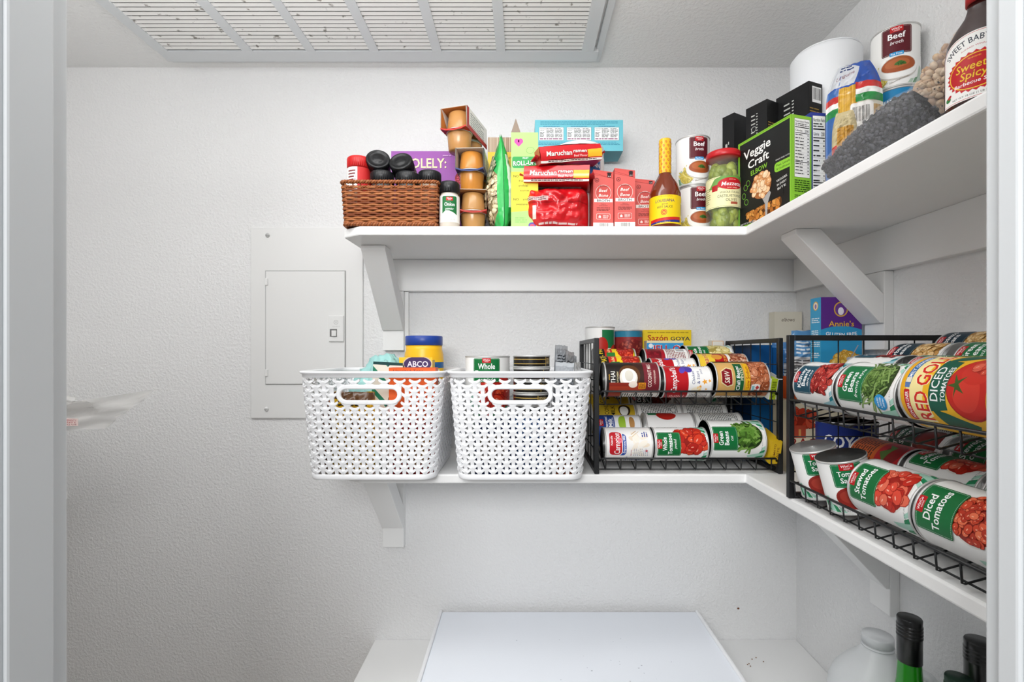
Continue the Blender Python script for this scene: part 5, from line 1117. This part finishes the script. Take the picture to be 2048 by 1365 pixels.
# hot sauce
t = thing('sauce_bottle', 'hot sauce bottle with a yellow wrapped neck beside the broth cartons', 'bottle', (.3045, 1.036, T_), (0, 0, R(-6)))
m = M(); r = .0325; m.lathe([(0, 0), (r - .002, 0), (r, .002), (r, .074), (r - .0015, .080), (.0265, .094), (.018, .108), (.0125, .118), (.0118, .122), (.0118, .13), (0, .13)], mat('brown_hot_sauce', .08, col='6e2a0c', coat=.6), seg=48); m.build('bottle_glass', t)
a = Art(-pi * r, .006, pi * r, .0655, 'f0cd1a'); a.text('THE ORIGINAL', -.004, .0625, .002, 'a87a10', .03, 0); a.text('LOUISIANA', -.006, .054, .0062, '2a2a5c', .040, .02, 0, 0, 0); a.text('BRAND', -.006, .0465, .0028, '2a2a2a', .012); a.text('HOT SAUCE', -.006, .041, .0050, '2a2a2a', .032, .015)
a.ell(-.008, .030, .0062, .0066, 'c8321e'); a.ell(-.008, .030, .0050, .0054, 'f0cd1a'); a.ell(-.008, .030, .0040, .0044, 'd8401e'); a.greek(-.0105, .0275, -.0055, .0325, 2, 'f0cd1a', 3)
a.poly([(-.04, .0165), (.03, .021), (.03, .015), (-.04, .0105)], 'c8281e'); a.poly([(-.04, .0105), (.03, .0150), (.03, .010), (-.04, .0065)], '2a2f80'); a.text('One Drop Does It', -.01, .0092, .0026, 'e8c82a', .03, .01, .2, .06); a.barcode(.034, .02, .046, .052, '222222', 5, 'f0e8c0')
m = M(); lay(m, a, lambda u, v, h: ((r + .0003 + h) * sin(u / r), -(r + .0003 + h) * cos(u / r), v), PRINT, du=2 * pi * r / 48); m.build('paper_label', t)
a = Art(-.038, .119, .038, .191, 'e8b61c'); rd = random.Random(7)
for i in range(9):
    for j in range(9):
        x = -.036 + i * .009 + (.0045 if j % 2 else 0); y = .1225 + j * .0076; a.ell(x, y, .0018, .0024, 'c8421e', .3); a.ell(x, y, .0009, .0013, 'e8b61c', .3)
nr = lambda v: .0128 if v < .176 else .0132 - .0004 * (v - .176) / .01
m = M(); lay(m, a, lambda u, v, h: ((nr(v) + h) * sin(u / .0121), -(nr(v) + h) * cos(u / .0121), v), GLOSS, du=.076 / 32, dv=.008); m.lathe([(.0126, .1909), (.0118, .192), (0, .1922)], GLOSS, 'd8a018', seg=32); m.build('neck_wrap', t)
ucan('broth', 'lower of two stacked beef broth cans beside the olive jar', .3945, 1.112, T_, 2)
ucan('broth', 'beef broth can stacked on another one behind the hot sauce bottle', .3900, 1.112, T_ + .1113, 4)
# olives
t = thing('olive_jar', 'glass jar of green olives with a red lid at the shelf corner', 'jar', (.4285, 1.036, T_), (0, 0, R(-8)))
r = .0345; m = M(); m.lathe([(0, .0), (r - .003, 0), (r, .004), (r, .112), (r - .002, .124), (r - .005, .138), (r - .005, .150)], JARG, seg=48); m.build('jar_glass', t)
m = M(); m.lathe([(0, .149), (r - .001, .149), (r, .1505), (r, .160), (r - .002, .1622), (0, .1622)], SATIN, 'c01a22', seg=48); m.build('red_lid', t)
m = M(); m.lathe([(0, .003), (r - .013, .003), (r - .013, .120), (r - .016, .134), (0, .134)], SATIN, '6f7a2c', seg=32); rd = random.Random(5)
for k in range(130):
    a_ = rd.uniform(0, 2 * pi); z = rd.uniform(.011, .132); q = r - .0142 - max(0, z - .118) * .35
    m.ball((q * cos(a_), q * sin(a_), z), (.0105, .0105, .0125), SATIN, rd.choice(['7f8e2c', '929f38', '748428', '9aa844', '6c7a24']), 10, 7)
o = m.build('olives', t); o['kind'] = 'stuff'
a = Art(-.075, .040, .060, .104, 'e9e4b4'); a.frame(-.073, .042, .058, .102, .0006, '8a9a4a'); a.poly([(-.040, .080), (-.026, .100), (.0, .108), (.04, .108), (.04, .086), (-.026, .080)], '6a9a4a'); a.poly([(-.032, .0745), (-.020, .0745), (-.018, .088), (-.032, .086)], 'b01c22')
a.ell(.008, .088, .028, .0125, 'c01a24'); a.text('Mezzetta', .010, .088, .0085, 'ffffff', .045, .012, .2); a.text('FAMILY OWNED', .010, .0795, .0022, 'ffe8d0', .022, .0); a.text('SINCE 1935', .01, .0965, .0018, 'ffe8d0', .014, 0)
a.text('WHOLE ITALIAN', .006, .0705, .0044, '2a3a1c', .042, .0); a.text('CASTELVETRANO', .006, .0630, .0058, '2a3a1c', .052, .0); a.text('OLIVES', .008, .0545, .0062, '2a3a1c', .024, .0); a.rect(.006, .0455, .022, .0505, 'a8503a'); a.greek(-.062, .05, -.036, .085, 8, '8a8a4a', 4, .35)
m = M(); lay(m, a, lambda u, v, h: ((r + .0004 + h) * sin(u / r), -(r + .0004 + h) * cos(u / r), v), PRINT, du=.135 / 40); m.build('paper_label', t)

# ------------------------------------------------ upper shelf, side leg
a = face(.138, .176, '8cc63a'); a.rect(-.0655, .0, .0645, .1715, '1c1d1c'); a.rect(-.069, 0, .069, .0015, '7ab82e')
a.text('Veggie', -.018, .147, .0175, 'f4f4f0', .072, .030, .05, .06); a.text('Craft', -.014, .124, .0165, 'f4f4f0', .056, .030, .05, .06); a.text('ELBOW', -.012, .1045, .0100, '8cc63a', .044, .02, 0, .06)
a.poly(rrect(.028, .082, .069, .100, .006), '8cc63a'); a.text('MADE FREE WITH', .048, .1055, .0026, 'c8c8c4', .034); a.text('Peas, Lentils', .049, .0945, .0042, '1a2a10', .032, .01); a.text('& Cauliflower', .049, .0875, .0042, '1a2a10', .032, .01)
a.heap(.0, .024, .046, .026, 70, .008, ['c8803a', 'd8964a', 'b06a2c'], '5a3418', 3, 1.5); a.poly([(-.05, .026), (.05, .034), (.05, .055), (-.05, .055)], '1c1d1c'); a.poly([(.006, .0), (.010, .0), (.012, .030), (.020, .048), (.012, .058), (-.002, .056), (-.004, .046), (.005, .03)], 'a8a6a4')
a.heap(-.005, .070, .026, .026, 44, .0105, ['e8b078', 'f0c494', 'd89860', 'f4d4ac'], 'a8683a', 9, 1.25, 'fff0dc')
for x, y in ((-.047, .078), (-.052, .062), (-.040, .085), (-.045, .048)): a.ell(x, y, .0055, .0065, '6fae3a', .4); a.ell(x, y, .0045, .0055, '1c1d1c', .4)
for i, w_ in enumerate(('VEGGIES', 'IN EVERY', 'BITE')): a.text(w_, .047, .066 - i * .008, .0042, 'e8e8e4', .026 - i * .003, .01, 0, .15)
a.text('NET WT 8 OZ (227g)', -.040, .0045, .0034, 'e8e8e4', .042, .01); a.frame(-.069, .0, .069, .176, .0030, '8cc63a')
b = Art(-.0225, 0, .0225, .176, '8cc63a'); b.facts(-.0165, .062, .0185, .170, 3); b.greek(-.0165, .034, .0185, .058, 6, '2a4a10', 4, .5); b.rect(-.014, .006, -.002, .018, '2a4a10'); b.greek(-.0165, .020, .018, .030, 3, '2a4a10', 5, .45)
carton('pasta_box', 'black and lime green elbow pasta box at the corner of the upper shelf', 'box', (.4965, .963, T_), .138, .045, .176, '7ab82e', a, right=b, rz=-74)
b = Art(-.016, 0, .016, .187, '2f3f94'); b.facts(-.0125, .010, .0130, .180, 12)
carton('pasta_box', 'dark blue box with a white nutrition panel beside the lime green box', 'box', (.5465, .960, T_), .105, .033, .187, '27357c', face(.105, .187, '2a3a88'), right=Art(-.0165, 0, .0165, .187, '2f3f94').rect(-.0165, 0, .0165, .187, '2f3f94').facts(-.0125, .012, .0135, .181, 12), rz=-82)
def bb(lb, x, y, z, W_, Dd, H, rz, code=True):
    a = face(W_, H, '1a1a1b'); a.greek(-W_ * .25, H * .3, -W_ * .05, H * .8, 5, 'b8b8b4', 3, .3); a.ell(W_ * -.12, H * .42, .006, .006, 'c8c8c4'); a.ell(W_ * -.12, H * .42, .005, .005, '1a1a1b'); a.greek(W_ * .0, H * .2, W_ * .06, H * .8, 9, 'c8c8c4', 5, .35)
    b = Art(-Dd / 2, 0, Dd / 2, H, '1a1a1b'); b.greek(-Dd * .42, H * .08, Dd * .42, H * .5, 7, 'a8863a', 3, .35)
    if code: b.barcode(-Dd * .25, H * .60, Dd * .42, H * .92)
    carton('coffee_box', lb, 'box', (x, y, z), W_, Dd, H, '19191a', a, right=b, rz=rz)
bb('tallest black box with a barcode behind the dark blue box', .5695, 1.002, T_ + .1775, .075, .038, .0985, -68)
carton('brown_box', 'plain carton holding up the tallest black box', 'box', (.577, 1.045, T_), .06, .06, .1772, '3a3230')
bb('middle black box in the row behind the lime green box', .5140, 1.040, T_ + .1775, .050, .040, .088, -62, False)
carton('brown_box', 'plain carton under the middle black box', 'box', (.516, 1.098, T_), .05, .05, .1772, '2e2826')
bb('leftmost black box rising behind the olive jar and lime green box', .4790, 1.095, T_, .030, .045, .268, -60, False)
# foam roll
t = thing('foam_roll', 'upright roll of white packing foam in the corner of the upper shelf', 'foam roll', (.6445, 1.034, T_))
m = M(); r = .0655; pr = [(r - .004, 0)] + [(r + .0008 * (k % 2), .002 + .0035 * k) for k in range(104)] + [(r - .004, .368), (.018, .369), (.018, .20)]; m.lathe(pr, FOAM, seg=64); m.build('foam_sheet', t)
m = M(); pts = []
for i in range(220): a_ = i / 220 * 2 * pi * 6; q = .020 + .0435 * i / 220; pts.append((q * cos(a_), q * sin(a_), .3692))
m.tube(pts, .0012, FOAM, seg=5); m.build('rolled_edge', t)
# can stack
sx, sy = .6810, .8880
ucan('redtom', 'lowest can of the three-can stack on the side leg', sx, sy, T_, -20)
ucan('blue', 'blue can in the middle of the stack behind the bean bags', sx, sy, T_ + .1083, -60)
ucan('broth', 'beef broth can on top of the stack beside the foam roll', sx, sy, T_ + .2086, -34)
# spaghetti bags
def noodles(a, x0, x1, y0, y1, c=('d9a42e', 'e8b848', 'c48f22'), n=26, seed=1):
    rd = random.Random(seed); a.rect(x0, y0, x1, y1, 'a87a24')
    for i in range(n): x = x0 + (x1 - x0) * (i + .1) / n; a.rect(x, y0, x + (x1 - x0) / n * .8, y1, rd.choice(c))
a = Art(-.043, 0, .043, .262, 'd8d4c4'); noodles(a, -.024, .004, .0, .215); noodles(a, .004, .043, .0, .175, ('c8a878', 'b89868', 'd4b888'), 30, 4); a.rect(-.043, 0, -.024, .262, '3a6ab0')
a.rect(-.043, .215, .043, .262, '2a52a8'); a.poly([(-.043, .218), (.0, .218), (.012, .250), (-.02, .262), (-.043, .262)], 'c9ccd2'); a.text('Linguine', -.016, .238, .007, '7a2a3a', .034, .0, .3, .2); a.greek(-.03, .246, .0, .258, 2, '2a3a6a', 3)
for x0, x1, y in ((.002, .043, .188), (-.043, -.024, .172)): a.rect(x0, y + .018, x1, y + .030, 'c8302c'); a.rect(x0, y + .008, x1, y + .018, 'f0efec'); a.rect(x0, y - .006, x1, y + .008, '2a8a44')
a.rr(-.006, .045, .028, .180, .004, 'efece8'); a.barcode(-.004, .140, .024, .176, '222222', 5, 'efece8'); a.greek(-.002, .06, .004, .135, 22, '4a4a4a', 3, .5); a.greek(.010, .07, .018, .13, 18, '6a6a6a', 4, .5); a.text('210', .036, .11, .006, '2a3040', .016, .02, 0, pi / 2); a.greek(.031, .13, .041, .165, 6, '3a3a44', 2)
softpack('spaghetti_bag', 'tall spaghetti bag with red, white and green bands beside the foam roll', 'bag', (.6000, .880, T_), .080, .262, .048, a, rot=(0, 0, R(-32)), seed=61, wr=.003, rt=.4)
a = Art(-.019, 0, .019, .158, 'c9b98e'); noodles(a, -.010, .014, 0, .128, ('c8923a', 'd8a448', 'b07e2a'), 12, 3); a.rect(-.019, 0, -.010, .05, '3a4a60'); a.rect(-.019, .05, -.010, .066, '2a8a44'); a.rect(-.019, .066, -.010, .080, 'f0f0ee'); a.rect(-.019, .080, -.010, .098, 'c83028')
softpack('spaghetti_bag', 'short narrow clear pasta bag beside the dark blue nutrition box', 'bag', (.5610, .846, T_), .038, .158, .030, a, rot=(0, 0, R(-38)), seed=65, wr=.003, rt=.3)
# bags of beans
def beanbag(name, lb, loc, rot, W_, L, T, cols, base, size, seed, eyes=None, n=420):
    t = thing(name, lb, 'bag', loc, rot); rd = random.Random(seed); m = M()
    def surf(u, v, s): a_ = max(0, 1 - abs(2 * u) ** 2.4) ** .5; b_ = max(0, 1 - abs(2 * v - 1) ** 2.6) ** .5; return (u * W_ * (.45 + .55 * (v ** .6)) * (1 - .42 * max(0, 2 * v - 1) ** 3), s * T / 2 * a_ * b_ * (.35 + .65 * v), v * L)
    core = [];
    for s in (-1, 1):
        g = 14; V = [surf(-.46 + .92 * i / g, .05 + .90 * j / g, s * .82) for j in range(g + 1) for i in range(g + 1)]
        m.mesh(V, [(j * (g + 1) + i, j * (g + 1) + i + 1, (j + 1) * (g + 1) + i + 1, (j + 1) * (g + 1) + i) if s < 0 else (j * (g + 1) + i, (j + 1) * (g + 1) + i, (j + 1) * (g + 1) + i + 1, j * (g + 1) + i + 1) for j in range(g) for i in range(g)], SATIN, base, True)
    for k in range(n):
        u, v = rd.uniform(-.47, .47), rd.uniform(.05, .95); s = rd.choice((-1, -1, 1)); p = surf(u, v, s * .84); Q = Matrix.Rotation(rd.uniform(0, pi), 4, 'Y') @ Matrix.Rotation(rd.uniform(0, pi), 4, 'X')
        m.ball(p, (size * .62, size * .42, size * .46), SATIN, rd.choice(cols), 7, 5, Q)
        if eyes and rd.random() < .3: m.ball((p[0], p[1] - s * 0 + (-.0016 if s < 0 else .0016), p[2]), (size * .2, size * .35, size * .16), SATIN, eyes, 6, 4)
    o = m.build('beans', t); o['kind'] = 'stuff'
    m = M(); g = 30
    for s in (-1, 1):
        V = []
        for j in range(g + 1):
            for i in range(g + 1):
                p = surf(-.5 + i / g, -.06 + 1.12 * j / g if False else j / g, s); w_ = .0035 * noise.noise(Vector((i * .35, j * .35, seed + s)))
                V.append((p[0] * 1.05, p[1] + s * (.0036 + abs(w_)), p[2] * 1.08 - .008))
        m.mesh(V, [(j * (g + 1) + i, j * (g + 1) + i + 1, (j + 1) * (g + 1) + i + 1, (j + 1) * (g + 1) + i) for j in range(g) for i in range(g)], FILM, 'ffffff', True)
    m.build('clear_film', t); return t
bl_ = Vector((.5230, .820, TS + .034)); 
def aim(p, q, roll=0):      # local +z runs from p to q
    z = (Vector(q) - Vector(p)).normalized(); x = Vector((0, 0, 1)).cross(z); x = x.normalized() if x.length > 1e-3 else Vector((1, 0, 0)); y = z.cross(x)
    return (Matrix((x, y, z)).transposed() @ Matrix.Rotation(R(roll), 3, 'Z')).to_euler()
p, q = (.508, .805, TS + .022), (.560, .655, TS + .074)
beanbag('bean_bag', 'clear bag of black beans sloping along the edge of the upper side shelf', p, aim(p, q, -50), .105, .165, .070, ['2b2c32', '3a3b42', '222328', '45464e'], '1e1f24', .0066, 3, n=950)
p, q = (.585, .735, TS + .095), (.640, .650, TS + .175)
beanbag('bean_bag', 'clear bag of black-eyed peas leaning beside the barbecue sauce bottle', p, aim(p, q, -60), .085, .150, .055, ['c8a888', 'd4b898', 'b89474', 'dcc4a8'], '8a6a50', .0105, 8, '2a2020', n=330)
a = Art(-.05, 0, .05, .14, 'e4dfe2'); a.rect(-.05, .0, .05, .05, '8a1c5a'); a.rect(-.05, .05, .05, .08, 'f0eef0'); a.heap(.0, .11, .04, .02, 60, .006, ['2a2430', '4a3a4a'], '3a2a3c', 3)
softpack('bean_bag', 'flat magenta and white bean bag underneath the black beans', 'bag', (.545, .740, TS + .012), .10, .15, .018, a, rot=(R(90), 0, R(172)), seed=71)
softpack('bean_bag', 'upright purple and white bean bag against the wall by the sauce bottle', 'bag', (.655, .745, T_), .10, .13, .045, a, rot=(0, 0, R(-70)), seed=73)
# barbecue sauce
t = thing('sauce_bottle', 'dark barbecue sauce bottle nearest the right door frame, cut off by it', 'bottle', (.5330, .563, T_), (0, 0, R(-54)))
t.scale = (.84, .84, .84)
BBQ = mat('dark_sauce_plastic', .22, col='2e1412', coat=.3)
r = .040; m = M(); m.lathe([(0, 0), (r - .003, 0), (r, .003), (r, .105), (r * .94, .122), (r * .72, .140), (r * .48, .155), (r * .40, .165), (r * .40, .172), (0, .172)], BBQ, seg=56, sx=1.0, sy=.82); m.build('bottle_body', t)
m = M(); m.lathe([(0, .1723), (.0178, .1723), (.0178, .190), (.0165, .1925), (.0165, .196), (0, .196)], SATIN, 'b8141a', seg=40)
m.build('red_cap', t)
a = Art(-.052, .014, .052, .124)
def arch(a, w, h0, h1, c): a.poly([(-w, h0), (w, h0), (w, h1 - w * .62)] + [(w * cos(R(t_)), h1 - w * .62 + w * .62 * sin(R(t_))) for t_ in range(0, 181, 10)][1:-1] + [(-w, h1 - w * .62)], c)
arch(a, .046, .018, .122, 'f4f3f0'); arch(a, .0445, .0195, .1205, 'c02024'); arch(a, .0438, .0202, .1198, 'f4f3f0')
a.text("SWEET BABY RAY'S", .0, .1100, .0094, '26303e', .082, .02, 0, 0, .050); a.text('AWARD WINNING', .0, .0985, .0026, 'b8323a', .034, .0, 0, 0, .045)
sp = []
for i in range(56): t_ = 2 * pi * i / 56; k = 1.0 if i % 2 else 1.12; sp.append((.0335 * k * cos(t_), .060 + .0285 * k * sin(t_)))
a.poly(sp, 'c8202a'); a.ell(0, .060, .0325, .0275, 'f2d23a'); a.ell(0, .060, .0312, .0262, 'c01a22')
a.text('****', -.002, .0805, .004, 'f2a22a', .014); a.text("Sweet 'n", .0, .0695, .0125, 'f2c22a', .046, .018, .15, 0, 0, '8a0f14', .02); a.text('Spicy', -.003, .0560, .0125, 'f2c22a', .030, .018, .15, 0, 0, '8a0f14', .02); a.text('Barbecue Sauce', 0, .0435, .0058, 'ffffff', .050, .015, .1)
a.text('NET WT 18 OZ (1 LB 2 OZ) 510g', 0, .0245, .0030, '333333', .056, .01); a.ell(-.036, .030, .005, .004, '2a7a3a'); a.ell(-.0335, .0335, .004, .0025, 'b8202a', .6)
m = M(); lay(m, a, lambda u, v, h: ((r + .0004 + h) * sin(u / r), -(r * .82 + .0004 + h) * cos(u / r), .1235 - (.124 - v) * .86), PRINT, du=.104 / 40); m.build('paper_label', t)

# ------------------------------------------------ bottles on the lowest shelf
BLKP = mat('black_screw_cap', .3, col='121314', coat=.2)
def bottle(lb, x, y, H, r, rn, glass, capm, caph, ridges=True):
    t = thing('wine_bottle', lb, 'bottle', (x, y, LS + .0003)); m = M()
    m.lathe([(0, .0), (r - .003, 0), (r, .004), (r, H * .50), (r * .94, H * .55), (r * .72, H * .605), (rn * 1.30, H * .665), (rn * 1.12, H * .72), (rn, H * .82), (rn, H - .001), (0, H - .001)], glass, seg=48); m.build('bottle_glass', t)
    m = M(); pr = [(rn + .0002, H - caph), (rn + .0012, H - caph + .0005)]
    z = H - .030
    pr += [(rn + .0012, z)]
    if ridges:
        for k in range(4): pr += [(rn + .0019, z + .001), (rn + .0019, z + .003), (rn + .0010, z + .004), (rn + .0010, z + .005)]; z += .0052
    pr += [(rn + .0014, H - .002), (rn + .0004, H), (0, H)]
    m.lathe(pr, capm, seg=40); m.build('screw_cap', t); return t
bottle('green glass bottle with a black screw cap beside the water jug', .5975, .750, .347, .037, .0150, GREENG, BLKP, .068)
bottle('dark bottle with a tall black cap at the right edge by the door frame', .6600, .700, .340, .036, .0175, mat('black_glass', .08, col='0c0d0f', spec=.7), BLKP, .07)
bottle('bottle with a dark green worn screw cap in front, barely in view', .6040, .672, .306, .034, .0148, mat('dark_green_glass', .08, col='12351c', spec=.7), mat('green_cap', .35, col='143424', metal=.3), .05)
t = thing('water_jug', 'cloudy white plastic water jug in the corner behind the green bottle', 'jug', (.618, .845, LS + .0003))
m = M(); r = .076; m.lathe([(0, 0), (r - .006, 0), (r, .006), (r, .05), (r - .002, .055), (r, .06), (r, .150), (r * .97, .170), (r * .86, .192), (r * .66, .212), (r * .44, .228), (.024, .240), (.021, .244), (.021, .250)], MILKY, seg=56); m.build('jug_body', t)
m = M(); m.lathe([(0, .2495), (.0235, .2495), (.0235, .262), (.0225, .265), (0, .2655)], MILKY, seg=40); m.lathe([(.0215, .2445), (.0245, .2445), (.0245, .2475), (.0215, .2475)], MILKY, seg=40); m.build('cap', t)
m = M(); m.tube([(.03, -.030, .226), (.048, -.048, .222), (.062, -.062, .205), (.066, -.066, .175), (.058, -.058, .140), (.045, -.045, .125)], .008, MILKY, seg=12); m.build('grip', t)
